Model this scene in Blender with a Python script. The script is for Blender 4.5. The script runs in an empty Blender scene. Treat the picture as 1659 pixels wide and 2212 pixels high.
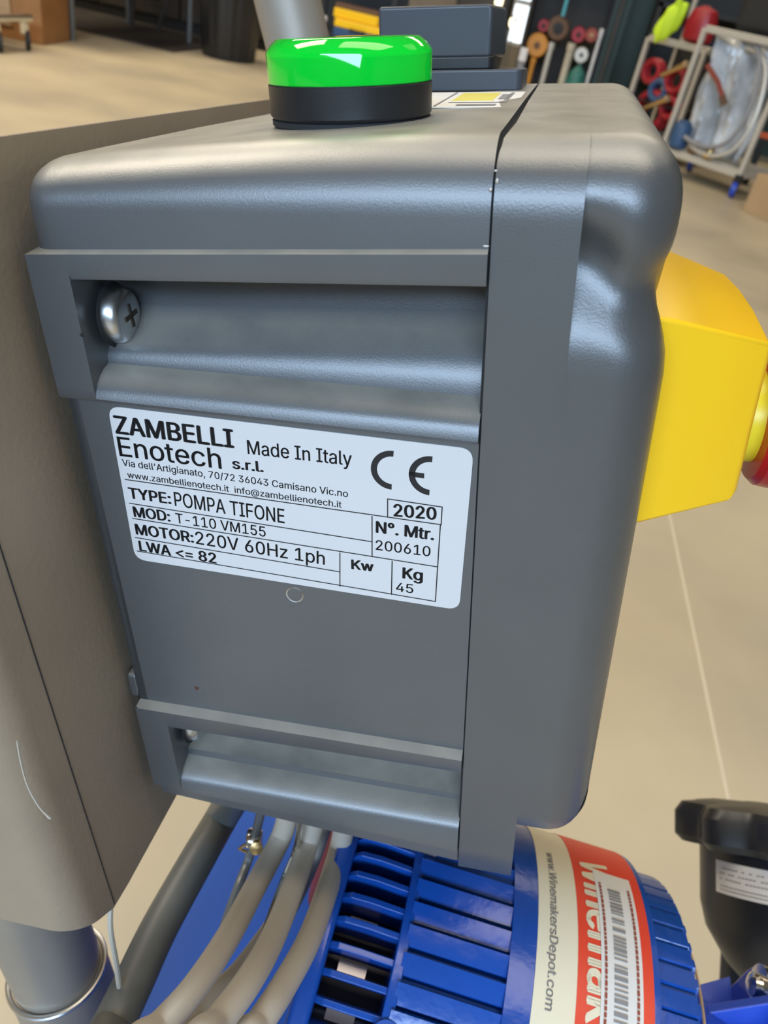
import bpy, bmesh, math, random, os
from mathutils import Vector, Matrix
from mathutils.geometry import delaunay_2d_cdt
random.seed(7)
PI = math.pi
S = bpy.context.scene
C = S.collection

# ------------------------------------------------------------------ frames
# World: metres, Z up, camera 0.95 m above the floor.  The pump cart's control box leans back 12 degrees,
# so everything fixed to it is written in the box frame (millimetres; X along the box, Y away, Z up).
H = 0.95
def nv(*a): return Vector(a).normalized()
F = 1661.0
bz = -nv(50.5, 2824, F); by = nv(428.5, -996, F); by = (by - by.dot(bz) * bz).normalized(); bx = by.cross(bz)
wz = -nv(-512, 2325, F); wx = (bx - bx.dot(wz) * wz).normalized(); wy = wz.cross(wx)
W = Matrix((wx, wy, wz))                       # view axes -> world
RB = W @ Matrix((bx, by, bz)).transposed()     # box axes -> world
BOX = Matrix.Translation((0, 0, H)) @ RB.to_4x4() @ Matrix.Scale(0.001, 4)

# ------------------------------------------------------------------ camera
cam = bpy.data.cameras.new('camera'); camo = bpy.data.objects.new('camera', cam); C.objects.link(camo)
cam.sensor_fit = 'HORIZONTAL'; cam.sensor_width = 36; cam.lens = 36 * F / 1659
cam.clip_start = 0.01; cam.clip_end = 100
cm = Matrix((W.col[0], -W.col[1], -W.col[2])).transposed().to_4x4()
cm.translation = (0, 0, H); camo.matrix_world = cm
cam.dof.use_dof = True; cam.dof.focus_distance = 0.186; cam.dof.aperture_fstop = 32
S.camera = camo
S.view_settings.view_transform = 'Standard'; S.view_settings.look = 'None'
S.view_settings.gamma = 1; S.view_settings.use_curve_mapping = False
S.view_settings.exposure = 0.0

# ------------------------------------------------------------------ world + lights
wd = bpy.data.worlds.new('world'); S.world = wd; wd.use_nodes = True
bg = wd.node_tree.nodes['Background']; bg.inputs[0].default_value = (0.55, 0.7, 1, 1); bg.inputs[1].default_value = 0.35
def area(name, loc, aim, sx, sy, power, col):
    l = bpy.data.lights.new(name, 'AREA'); l.shape = 'RECTANGLE'; l.size = sx; l.size_y = sy
    l.energy = power; l.color = col
    o = bpy.data.objects.new(name, l); C.objects.link(o); o.location = loc
    o.rotation_euler = (Vector(aim) - Vector(loc)).to_track_quat('-Z', 'Y').to_euler(); return o
# daylight through the row of high windows in the wall behind the photographer
area('window_daylight', (-0.5, -7.85, 4.8), (-0.3, 0, 1.2), 9.0, 1.9, 1060, (0.55, 0.75, 1.0))
# high-bay lamps under the ceiling
for i, (x, y, p) in enumerate([(-4.5, 2.0, 290), (-4.5, 7.5, 270), (0.1, 0.5, 128), (1.0, 9.0, 120), (3.6, 4.0, 20)]):
    area('ceiling_lamp_light', (x, y, 5.6), (x, y, 0), 3.4, 2.2, p, (1.0, 0.87, 0.68))

# ------------------------------------------------------------------ materials
def mat(name, col, rough=0.5, metal=0.0, bump=0.0, bscale=200, var=0.0, vscale=5, spec=0.5, col2=None, emit=None, es=1, trans=0, coords='Object', bdist=0.001, contrast=None):
    m = bpy.data.materials.new(name); m.use_nodes = True; nt = m.node_tree; N = nt.nodes; L = nt.links
    b = N['Principled BSDF']; b.inputs['Base Color'].default_value = (*col, 1)
    b.inputs['Roughness'].default_value = rough; b.inputs['Metallic'].default_value = metal
    b.inputs['Specular IOR Level'].default_value = spec
    if trans: b.inputs['Transmission Weight'].default_value = trans
    if emit: b.inputs['Emission Color'].default_value = (*emit, 1); b.inputs['Emission Strength'].default_value = es
    if bump or var or col2:
        tc = N.new('ShaderNodeTexCoord'); co = tc.outputs[coords]
    if bump:
        n = N.new('ShaderNodeTexNoise'); n.inputs['Scale'].default_value = bscale; n.inputs['Detail'].default_value = 3
        bp = N.new('ShaderNodeBump'); bp.inputs['Strength'].default_value = bump; bp.inputs['Distance'].default_value = bdist
        L.new(co, n.inputs['Vector']); L.new(n.outputs['Fac'], bp.inputs['Height']); L.new(bp.outputs[0], b.inputs['Normal'])
    if var or col2:
        n = N.new('ShaderNodeTexNoise'); n.inputs['Scale'].default_value = vscale; n.inputs['Detail'].default_value = 5
        r = N.new('ShaderNodeValToRGB'); L.new(co, n.inputs['Vector']); L.new(n.outputs['Fac'], r.inputs[0])
        lo, hi = contrast or (0.35, 0.65)
        r.color_ramp.elements[0].position = lo; r.color_ramp.elements[1].position = hi
        c2 = col2 or tuple(c * (1 - var) for c in col)
        r.color_ramp.elements[0].color = (*c2, 1); r.color_ramp.elements[1].color = (*col, 1)
        L.new(r.outputs[0], b.inputs['Base Color'])
    return m
M = {}
M['grey'] = mat('grey_plastic', (0.070, 0.076, 0.082), 0.38, bump=0.06, bscale=2.6, var=0.08, vscale=0.05, bdist=0.022, spec=1.0)
M['lidgrey'] = mat('grey_lid_plastic', (0.062, 0.066, 0.069), 0.38, bump=0.06, bscale=2.2, var=0.08, vscale=0.05, bdist=0.026, spec=1.0)
M['gap'] = mat('gap_dark', (0.02, 0.02, 0.022), 0.8)
M['plate'] = mat('steel_plate', (0.38, 0.305, 0.225), 0.5, metal=0.2, bump=0.03, bscale=0.5, var=0.12, vscale=0.02, bdist=0.2)
M['tube'] = mat('brushed_tube', (0.36, 0.32, 0.27), 0.5, metal=0.4, bump=0.01, bscale=0.5, var=0.1, vscale=0.03, bdist=0.2)
M['screw'] = mat('zinc_screw', (0.62, 0.63, 0.64), 0.30, metal=1.0)
M['recess'] = mat('screw_recess', (0.06, 0.045, 0.035), 0.6, metal=0.5)
M['silver'] = mat('silver_label', (0.70, 0.69, 0.69), 0.38, metal=0.1, bump=0.05, bscale=3, bdist=0.1)
M['ink'] = mat('black_ink', (0.012, 0.012, 0.014), 0.5)
M['black'] = mat('black_plastic', (0.014, 0.015, 0.017), 0.38, bump=0.05, bscale=3, bdist=0.03)
M['switch'] = mat('black_switch_plastic', (0.05, 0.056, 0.068), 0.35)
M['yellow'] = mat('yellow_plastic', (1.0, 0.58, 0.012), 0.32)
M['yellow2'] = mat('pale_yellow_plastic', (0.80, 0.68, 0.02), 0.35)
M['red'] = mat('red_plastic', (0.42, 0.012, 0.015), 0.3)
M['white'] = mat('white_sticker', (0.78, 0.74, 0.62), 0.45)
M['paper'] = mat('white_paper', (0.75, 0.74, 0.72), 0.5)
M['yprint'] = mat('yellow_print', (0.7, 0.62, 0.12), 0.5)
M['blue'] = mat('blue_motor_paint', (0.008, 0.075, 0.40), 0.22, bump=0.5, bscale=120, bdist=0.0006, var=0.12, vscale=30)
M['blue2'] = mat('blue_cast_paint', (0.02, 0.07, 0.50), 0.3, bump=0.3, bscale=90, bdist=0.0006)
M['bluetray'] = mat('blue_sheet_paint', (0.004, 0.09, 0.50), 0.5)
M['inner'] = mat('motor_inner_dark', (0.006, 0.010, 0.035), 0.5)
M['copper'] = mat('silver_fan', (0.55, 0.52, 0.55), 0.35, metal=0.9)
M['redlab'] = mat('red_label', (0.78, 0.055, 0.022), 0.42)
M['ivory'] = mat('ivory_label', (0.80, 0.74, 0.56), 0.45)
M['cable'] = mat('grey_cable', (0.50, 0.445, 0.37), 0.45)
M['hose'] = mat('dark_grey_hose', (0.10, 0.105, 0.10), 0.45)
M['floor'] = mat('concrete', (0.54, 0.455, 0.305), 0.42, bump=0.1, bscale=8, var=0.2, vscale=1.3, col2=(0.38, 0.325, 0.235), bdist=0.01, contrast=(0.3, 0.62))
M['joint'] = mat('joint_filler', (0.60, 0.52, 0.38), 0.7)
M['wall'] = mat('tan_wall', (0.26, 0.22, 0.17), 0.8, var=0.1)
M['dark'] = mat('dark_brown', (0.045, 0.036, 0.028), 0.6, var=0.3)
M['darker'] = mat('soft_black', (0.014, 0.014, 0.014), 0.6)
M['green'] = mat('dark_green_paint', (0.022, 0.050, 0.038), 0.5, var=0.15)
M['wood'] = mat('orange_wood', (0.36, 0.17, 0.062), 0.45, var=0.2, vscale=6)
M['card'] = mat('cardboard', (0.45, 0.30, 0.16), 0.8, var=0.1)
M['legs'] = mat('grey_leg_paint', (0.17, 0.18, 0.18), 0.4, metal=0.4)
M['chrome'] = mat('chrome', (0.75, 0.73, 0.68), 0.15, metal=1)
M['frame'] = mat('galvanised_frame', (0.60, 0.57, 0.50), 0.4, metal=0.4)
M['hred'] = mat('red_rubber', (0.35, 0.012, 0.02), 0.4)
M['lime'] = mat('lime_cloth', (0.62, 0.85, 0.03), 0.7)
M['bluecl'] = mat('blue_cap', (0.03, 0.08, 0.18), 0.5)
M['plasticsheet'] = mat('clear_plastic', (0.66, 0.70, 0.74), 0.25, var=0.5, vscale=4, spec=0.8)
M['brass'] = mat('brass', (0.62, 0.42, 0.18), 0.3, metal=0.8)
M['orange'] = mat('orange_plastic', (0.62, 0.26, 0.03), 0.45)
M['orangebar'] = mat('orange_paint', (0.75, 0.12, 0.02), 0.45)
M['brown'] = mat('brown_leather', (0.14, 0.07, 0.035), 0.6)
M['cream'] = mat('cream_tube', (0.55, 0.50, 0.38), 0.5, var=0.2, vscale=20)
M['teal'] = mat('teal_net', (0.03, 0.19, 0.15), 0.5, var=0.4, vscale=25)
M['cyan'] = mat('cyan_plastic', (0.10, 0.42, 0.50), 0.4)
M['grey2'] = mat('mid_grey', (0.25, 0.25, 0.26), 0.5)
M['win'] = mat('daylit_pane', (0.2, 0.2, 0.2), 0.2, emit=(0.85, 0.95, 1.0), es=2.2)
M['lamp'] = mat('lamp_glow', (0.2, 0.2, 0.2), 0.2, emit=(1.0, 0.88, 0.55), es=3.0)
M['shade'] = mat('steel_shade', (0.2, 0.2, 0.2), 0.4, metal=0.6)
M['rust'] = mat('rust_stain', (0.09, 0.035, 0.02), 0.7)
M['purple'] = mat('brick_red_plastic', (0.30, 0.055, 0.03), 0.5)
def green_glass():
    m = bpy.data.materials.new('green_lens'); m.use_nodes = True; nt = m.node_tree
    b = nt.nodes['Principled BSDF']; b.inputs['Base Color'].default_value = (0.01, 0.62, 0.10, 1)
    b.inputs['Roughness'].default_value = 0.06; b.inputs['Transmission Weight'].default_value = 0.85
    b.inputs['IOR'].default_value = 1.45; b.inputs['Coat Weight'].default_value = 0.4
    return m
M['lens'] = green_glass()
M['lensin'] = mat('green_diffuser', (0.01, 0.62, 0.10), 0.35, emit=(0.0, 0.9, 0.12), es=0.55)

def dust_toplight(m, col, lo=0.55, hi=1.0, amt=0.75):
    """dusty beige on upward faces of the plastic, patchy; also paints in light from above"""
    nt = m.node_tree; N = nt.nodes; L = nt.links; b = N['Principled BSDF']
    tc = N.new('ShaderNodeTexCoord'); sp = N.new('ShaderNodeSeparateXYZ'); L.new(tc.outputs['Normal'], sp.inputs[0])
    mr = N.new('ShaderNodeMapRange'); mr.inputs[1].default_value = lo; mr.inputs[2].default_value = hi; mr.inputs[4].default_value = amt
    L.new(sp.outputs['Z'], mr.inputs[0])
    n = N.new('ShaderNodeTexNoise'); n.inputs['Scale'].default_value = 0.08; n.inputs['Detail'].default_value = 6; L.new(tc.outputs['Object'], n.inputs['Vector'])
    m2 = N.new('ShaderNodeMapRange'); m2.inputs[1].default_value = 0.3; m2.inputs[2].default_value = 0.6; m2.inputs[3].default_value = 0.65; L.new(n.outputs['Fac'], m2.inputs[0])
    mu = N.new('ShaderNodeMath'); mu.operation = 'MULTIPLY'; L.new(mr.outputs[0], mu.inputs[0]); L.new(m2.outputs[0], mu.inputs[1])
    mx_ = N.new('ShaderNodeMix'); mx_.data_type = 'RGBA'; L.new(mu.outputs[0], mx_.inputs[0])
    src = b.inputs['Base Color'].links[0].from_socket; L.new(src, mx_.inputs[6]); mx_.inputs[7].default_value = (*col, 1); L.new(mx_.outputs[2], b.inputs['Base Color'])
# a thin satin skin on the mouldings
for _m in (M['grey'], M['lidgrey']):
    _b = _m.node_tree.nodes['Principled BSDF']; _b.inputs['Coat Weight'].default_value = 0.6; _b.inputs['Coat Roughness'].default_value = 0.38
dust_toplight(M['grey'], (0.37, 0.34, 0.28), 0.58, 0.97, 0.9); dust_toplight(M['lidgrey'], (0.37, 0.34, 0.28), 0.58, 0.97, 0.9)  # dusty beige tops, lightened further to paint in warm overhead light

# ------------------------------------------------------------------ mesh helpers
def link(name, bm, m, parent=None, smooth=True, ang=35, bevel=0, seg=2, scale_to=None):
    bmesh.ops.recalc_face_normals(bm, faces=bm.faces)
    me = bpy.data.meshes.new(name); bm.to_mesh(me); bm.free()
    me.materials.append(M[m] if isinstance(m, str) else m)
    if smooth:
        for p in me.polygons: p.use_smooth = True
        me.set_sharp_from_angle(angle=math.radians(ang))
    o = bpy.data.objects.new(name, me); C.objects.link(o)
    if parent is not None: o.parent = parent
    if bevel:
        md = o.modifiers.new('bevel', 'BEVEL'); md.width = bevel; md.segments = seg; md.limit_method = 'ANGLE'
        md.angle_limit = math.radians(35); md.harden_normals = True
    return o
def tag(o, label, cat=None, group=None, kind=None):
    if label: o['label'] = label
    if cat: o['category'] = cat
    if group: o['group'] = group
    if kind: o['kind'] = kind
    return o
def thing(name, label, cat, group=None, base=(0, 0, 0), frame=None, rz=0):
    """Empty at the thing's base.  frame=BOX: base in box millimetres, children in millimetres about that base."""
    o = bpy.data.objects.new(name, None); C.objects.link(o); o.empty_display_size = 0.05
    if frame is not None: o.matrix_world = frame @ Matrix.Translation(base)
    else: o.location = base; o.rotation_euler = (0, 0, rz)
    return tag(o, label, cat, group)
def shift(bm, v):
    bmesh.ops.translate(bm, vec=v, verts=bm.verts); return bm
def add_box(bm, c, s, rot=None):
    r = bmesh.ops.create_cube(bm, size=1); vs = r['verts']
    bmesh.ops.scale(bm, vec=s, verts=vs)
    if rot is not None: bmesh.ops.rotate(bm, matrix=rot, verts=vs)
    bmesh.ops.translate(bm, vec=c, verts=vs); return vs
def box(c, s, rot=None):
    bm = bmesh.new(); add_box(bm, c, s, rot); return bm
def add_tube(bm, pts, r, n=16, cap=True):
    P = [Vector(p) for p in pts]; rings = []
    rr = r if isinstance(r, (list, tuple)) else [r] * len(P)
    t0 = (P[1] - P[0]).normalized(); up = Vector((0, 0, 1)) if abs(t0.z) < 0.9 else Vector((1, 0, 0))
    u = t0.cross(up).normalized()
    for i, p in enumerate(P):
        t = (P[min(i + 1, len(P) - 1)] - P[max(i - 1, 0)]).normalized()
        u = (u - u.dot(t) * t).normalized(); v = t.cross(u)
        rings.append([bm.verts.new(p + rr[i] * (math.cos(2 * PI * k / n) * u + math.sin(2 * PI * k / n) * v)) for k in range(n)])
    for a, b in zip(rings, rings[1:]):
        for k in range(n): bm.faces.new((a[k], a[(k + 1) % n], b[(k + 1) % n], b[k]))
    if cap: bm.faces.new(rings[0]); bm.faces.new(rings[-1])
    return bm
def tube(pts, r, n=16, cap=True): return add_tube(bmesh.new(), pts, r, n, cap)
def smooth_path(pts, k=6):
    P = [Vector(p) for p in pts]; out = []
    for i in range(len(P) - 1):
        a = P[max(i - 1, 0)]; b = P[i]; c = P[i + 1]; d = P[min(i + 2, len(P) - 1)]
        for j in range(k):
            t = j / k
            out.append(0.5 * ((2 * b) + (c - a) * t + (2 * a - 5 * b + 4 * c - d) * t * t + (3 * b - a - 3 * c + d) * t ** 3))
    out.append(P[-1]); return out
def add_lathe(bm, prof, n=32, mtx=None, lobe=None):
    """prof: (radius, z) list, about Z; mtx places it."""
    rings = []
    for (r, z) in prof:
        ring = []
        for k in range(n):
            a = 2 * PI * k / n; q = r * (lobe(a, z) if lobe else 1)
            v = Vector((q * math.cos(a), q * math.sin(a), z)); ring.append(bm.verts.new(mtx @ v if mtx else v))
        rings.append(ring)
    for a, b in zip(rings, rings[1:]):
        for k in range(n): bm.faces.new((a[k], a[(k + 1) % n], b[(k + 1) % n], b[k]))
    bm.faces.new(rings[0]); bm.faces.new(rings[-1]); return bm
def lathe(prof, n=32, mtx=None, lobe=None): return add_lathe(bmesh.new(), prof, n, mtx, lobe)
def torus(R, r, n=40, m=10, mtx=None):
    return ring_path([Vector((R * math.cos(2 * PI * k / n), R * math.sin(2 * PI * k / n), 0)) for k in range(n)], r, m, mtx)
def ring_path(P, r, m=10, mtx=None):
    bm = bmesh.new(); n = len(P); rings = []
    for i, p in enumerate(P):
        t = (P[(i + 1) % n] - P[i - 1]).normalized(); u = Vector((0, 0, 1)); u = (u - u.dot(t) * t).normalized(); v = t.cross(u)
        ring = []
        for k in range(m):
            q = p + r * (math.cos(2 * PI * k / m) * u + math.sin(2 * PI * k / m) * v); ring.append(bm.verts.new(mtx @ q if mtx else q))
        rings.append(ring)
    for i in range(n):
        a = rings[i]; b = rings[(i + 1) % n]
        for k in range(m): bm.faces.new((a[k], a[(k + 1) % m], b[(k + 1) % m], b[k]))
    return bm
def loft(secs, caps=True):
    """secs: closed rings of equal length."""
    bm = bmesh.new(); R = [[bm.verts.new(p) for p in s] for s in secs]; n = len(R[0])
    for a, b in zip(R, R[1:]):
        for k in range(n):
            q = (a[k], a[(k + 1) % n], b[(k + 1) % n], b[k])
            try: bm.faces.new(q)
            except ValueError: pass
    if caps: bm.faces.new(R[0]); bm.faces.new(R[-1])
    bmesh.ops.remove_doubles(bm, verts=bm.verts, dist=1e-5)
    bmesh.ops.dissolve_degenerate(bm, edges=bm.edges, dist=1e-5)
    return bm
def prism(poly, z0, z1, mtx=None):
    secs = [[Vector((x, y, z)) for x, y in poly] for z in (z0, z1)]
    if mtx: secs = [[mtx @ v for v in s] for s in secs]
    return loft(secs)
def rrect(w, h, r, n=5):
    out = []
    for cx, cy, a0 in ((w / 2 - r, h / 2 - r, 0), (-w / 2 + r, h / 2 - r, 90), (-w / 2 + r, -h / 2 + r, 180), (w / 2 - r, -h / 2 + r, 270)):
        for k in range(n + 1):
            a = math.radians(a0 + 90 * k / n); out.append((cx + r * math.cos(a), cy + r * math.sin(a)))
    return out
def rod_to(a, b): return tube([a, b], 1)
def axis_m(origin, z, x=None):
    z = Vector(z).normalized(); x = Vector(x) if x else (Vector((0, 0, 1)) if abs(z.z) < 0.9 else Vector((1, 0, 0)))
    x = (x - x.dot(z) * z).normalized(); y = z.cross(x)
    m = Matrix((x, y, z)).transposed().to_4x4(); m.translation = origin; return m
SANS = None
try:                                            # Blender's own bundled interface font; its built-in one otherwise
    _d = bpy.utils.system_resource('DATAFILES', path='fonts'); SANS = bpy.data.fonts.load(os.path.join(_d, 'Inter.woff2'))
except Exception: SANS = None
def text_mesh(s, bold):
    """outline of the text, filled by winding number (fonts with overlapping contours fill cleanly)"""
    cu = bpy.data.curves.new('t', 'FONT'); cu.body = s; cu.size = 10; cu.resolution_u = 4; cu.fill_mode = 'NONE'
    if SANS: cu.font = SANS
    to = bpy.data.objects.new('t', cu); C.objects.link(to)
    dg = bpy.context.evaluated_depsgraph_get(); me = bpy.data.meshes.new_from_object(to.evaluated_get(dg))
    P = [Vector(v.co.xy) for v in me.vertices]; nb = {}
    E_ = [tuple(e.vertices) for e in me.edges]
    for a, b in E_: nb.setdefault(a, []).append(b); nb.setdefault(b, []).append(a)
    bpy.data.objects.remove(to); bpy.data.meshes.remove(me); bpy.data.curves.remove(cu)
    seen = set(); loops = []
    for a0 in sorted(nb):
        if a0 in seen: continue
        lp = [a0]; seen.add(a0); cur = min(nb[a0], key=lambda q: (q != a0 + 1, q))
        while cur is not None and cur not in seen:
            lp.append(cur); seen.add(cur); nx_ = [q for q in nb[cur] if q not in seen]; cur = nx_[0] if nx_ else None
        if len(lp) > 2: loops.append(lp)
    LP = [([P[i] for i in lp], min(P[i].x for i in lp), max(P[i].x for i in lp), min(P[i].y for i in lp), max(P[i].y for i in lp)) for lp in loops]
    vo, eo, fo, _, _, _ = delaunay_2d_cdt(P, E_, [], 0, 1e-6)
    def wind(c):
        w = 0
        for pts, x0, x1, y0, y1 in LP:
            if not (x0 <= c.x <= x1 and y0 <= c.y <= y1): continue
            for k in range(len(pts)):
                a, b = pts[k - 1], pts[k]
                if (a.y <= c.y) != (b.y <= c.y):
                    xx = a.x + (c.y - a.y) / (b.y - a.y) * (b.x - a.x)
                    if xx > c.x: w += 1 if b.y > a.y else -1
        return w
    bm = bmesh.new(); V = [bm.verts.new((v.x, v.y, 0)) for v in vo]
    for f in fo:
        if wind((vo[f[0]] + vo[f[1]] + vo[f[2]]) / 3) != 0:
            try: bm.faces.new([V[i] for i in f])
            except ValueError: pass
    return bm
def text_uv(s, bold):
    """letters of s as (verts (u 0..1 over the width, v in cap heights), faces)"""
    bm = text_mesh(s, bold); xs = [v.co.x for v in bm.verts]; x0, x1 = min(xs), max(xs)
    hb = text_mesh('H', False); cap = max(v.co.y for v in hb.verts); hb.free()
    vs = [((v.co.x - x0) / (x1 - x0), v.co.y / cap) for v in bm.verts]
    for i, v in enumerate(bm.verts): v.index = i
    fs = [[v.index for v in f.verts] for f in bm.faces]; bm.free()
    if True:                                     # heavier strokes: the same outlines laid again, a hair to each side
        n = len(vs); e = 0.030 if bold else 0.010; w = 10 * e / (x1 - x0); base = list(vs); bf = list(fs); vs = []; fs = []
        for k, (du, dv) in enumerate(((-w, 0), (w, 0), (0, e * .7), (0, -e * .7), (0, 0))):
            vs += [((u * (1 - 2 * w) + w) + du, v + dv) for u, v in base]; fs += [[i + k * n for i in f] for f in bf]
    return vs, fs

# ================================================================== SETTING
def structure(o): o['kind'] = 'structure'; return o
XL, XR, YF, YB, ZT = -11.0, 7.0, -8.0, 13.5, 6.0
structure(link('floor', box(((XL + XR) / 2, (YF + YB) / 2, -0.05), (XR - XL, YB - YF, 0.1)), 'floor', smooth=False))
structure(link('ceiling', box(((XL + XR) / 2, (YF + YB) / 2, ZT + 0.05), (XR - XL, YB - YF, 0.1)), 'wall', smooth=False))
def wall_hole(name, axis, pos, a0, a1, h0, holes, m):
    """one wall slab with rectangular openings (a_lo, a_hi, z_lo, z_hi), built as strips"""
    bm = bmesh.new(); cuts = sorted({a0, a1} | {h[0] for h in holes} | {h[1] for h in holes})
    for lo, hi in zip(cuts, cuts[1:]):
        hs = [h for h in holes if h[0] <= lo + 1e-6 and h[1] >= hi - 1e-6]
        spans = [(0, h0)] if not hs else [(0, hs[0][2]), (hs[0][3], h0)]
        for z0, z1 in spans:
            if z1 - z0 < 1e-3: continue
            if axis == 'y': add_box(bm, ((lo + hi) / 2, pos, (z0 + z1) / 2), (hi - lo, 0.12, z1 - z0))
            else: add_box(bm, (pos, (lo + hi) / 2, (z0 + z1) / 2), (0.12, hi - lo, z1 - z0))
    return structure(link(name, bm, m, smooth=False))
wall_hole('wall_back', 'y', YB + 0.06, XL, XR, ZT, [(-1.03, -0.75, 0.30, 2.4)], 'wall')
wall_hole('wall_front', 'y', YF - 0.06, XL, XR, ZT, [(-5.0, 4.0, 3.8, 5.8)], 'wall')
wall_hole('wall_left', 'x', XL - 0.06, YF, YB, ZT, [], 'wall')
wall_hole('wall_right', 'x', XR + 0.06, YF, YB, ZT, [], 'wall')
# tall narrow window far behind, daylight in its panes
wn = bpy.data.objects.new('window_1', None); C.objects.link(wn); wn.location = (-0.89, YB + 0.06, 0.30); structure(wn)
for k in range(4):
    link('pane', box((0, 0, 0.28 + k * 0.53), (0.24, 0.02, 0.47)), 'win', wn, smooth=False)
bm = bmesh.new()
for x in (-0.13, 0.13): add_box(bm, (x, 0, 1.05), (0.03, 0.10, 2.1))
for k in range(5): add_box(bm, (0, 0, 0.02 + k * 0.515), (0.24, 0.08, 0.05))
link('window_frame', bm, 'frame', wn, smooth=False)
# saw-cut joint in the concrete
structure(link('trim_1', box((0, 0, 0), (0.007, 3.6, 0.002)), 'joint', smooth=False)).matrix_world = \
    Matrix.Translation((0.515, 1.9, 0.001)) @ Matrix.Rotation(math.radians(1.4), 4, 'Z')

# ================================================================== CONTROL BOX
def arc(cy, cz, r, a0, a1, n):
    return [(cy + r * math.cos(math.radians(a0 + (a1 - a0) * k / n)), cz + r * math.sin(math.radians(a0 + (a1 - a0) * k / n))) for k in range(n + 1)]
TOPB = (300.0, -7.7)
RC = (163.5, -25.6); RR = 13.5
roll = arc(RC[0], RC[1], RR, 92, 180, 10)       # from the top plane down to the near side face
def prof(zs, pocket):
    """near side of the body from top to bottom; zs = dictionary of edge heights for this end"""
    L = zs
    p = [('side', 150.0, L['led'] + 0.7), ('rail', 148.5, L['led']), ('rail', 148.5, L['fl'] + 1.2), ('rail', 148.9 if pocket else 148.5, L['fl'])]
    def pocketpts(fl, rid, lip, deep=0.0):
        d = rid - lip
        if pocket:
            return [(160.0, fl - 0.3), (168.0 + deep, fl - 0.8), (170.2 + deep, fl - 4.0), (169.4 + deep, fl - 8.5), (164.8 + deep, fl - 13.2), (159.0 + deep * .5, fl - 17.0), (156.8, rid + 2.2), (156.4, rid + 0.0),
                    (154.2, rid - 0.5), (152.0, rid - 1.6), (150.2, rid - 3.0), (149.0, rid - 4.6), (148.5, lip + 0.8)]
        n = 13; return [(148.5, fl - 1 - (fl - 1 - lip - 0.8) * k / (n - 1)) for k in range(n)]
    for q in pocketpts(L['fl'], L['rid'], L['lip']): p.append(('rail', *q))
    p += [('rail', 149.0, L['lip']), ('panel', 151.0, L['lip'] - 0.2)]
    p += [('panel', 151.0, L['led2'] + 1.6), ('rail', 148.5, L['led2']), ('rail', 148.5, L['fl2'] + 1.0), ('rail', 148.9 if pocket else 148.5, L['fl2'])]
    for q in pocketpts(L['fl2'], L['rid2'], L['lip2'], 6.0): p.append(('rail', *q))
    p += [('rail', 149.2, L['lip2']), ('low', 151.0, L['lip2'] - 0.3), ('low', 151.0, L['bot'] + 1.2), ('low', 152.2, L['bot'])]
    return p
ZL = dict(led=-34.6, fl=-39.8, rid=-60.6, lip=-67.3, led2=-166.6, fl2=-173.0, rid2=-192.6, lip2=-200.8, bot=-207.5)
ZR = dict(led=-31.6, fl=-37.6, rid=-63.0, lip=-71.0, led2=-167.0, fl2=-172.0, rid2=-192.6, lip2=-207.0, bot=-215.0)
def lerpz(t): return {k: ZL[k] + (ZR[k] - ZL[k]) * t for k in ZL}
X0, XP, XS = -112.0, -102.4, -13.6
def drop(x, y):
    t = max(0.0, min(1.0, (x - X0) / (XS - X0))); return (5.0 + 4.2 * max(0, y - 170) / 130) * (1 - t) ** 1.8
def section(x, pocket, inset=0.0):
    t = (x - X0) / (XS - X0); pts = []
    xt = x
    for y, z in ((TOPB[0], TOPB[1]), (230, -9.8), (180, -11.6)): pts.append((x, y, z - inset - drop(x, y)))
    for (y, z) in roll:
        dy, dz = (RC[0] - y) / RR, (RC[1] - z) / RR
        fz = 1 - drop(x, 160) / RR
        pts.append((x, y + dy * inset, RC[1] + (z - RC[1]) * fz + dz * inset * fz))
    pr = prof(lerpz(t), pocket)
    for tg, y, z in pr:
        xx = x
        if tg == 'side': y += inset
        if tg == 'panel' and x == X0: xx = x + 3.2
        if tg == 'low' and x == X0: xx = x + 0.6
        pts.append((xx, y, z))
    pts.append((x, 300, pr[-1][2])); return pts
def body_bm():
    secs = []
    for dx, ins in ((0, 6.0), (0.6, 3.4), (1.8, 1.75), (3.4, 0.7), (5.0, 0.15), (6.2, 0)): secs.append(section(X0 + dx, False, ins))
    secs.append(section(XP, False)); secs.append(section(XP + 0.01, True))
    for k in range(1, 9): secs.append(section(XP + (XS - XP) * k / 8, True))
    return secs
BASE = (-60, 225, -215)
def bx_shift(secs): return [[Vector(p) - Vector(BASE) for p in s] for s in secs]
enc = thing('control_box', 'grey moulded plastic control box with rounded edges and a silver nameplate on its side', 'control box', None, BASE, BOX)
bsecs = body_bm()
# rough seam edge on the body's end, chipped near the top
ob = link('housing', loft(bx_shift(bsecs)), 'grey', enc, ang=38)
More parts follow.
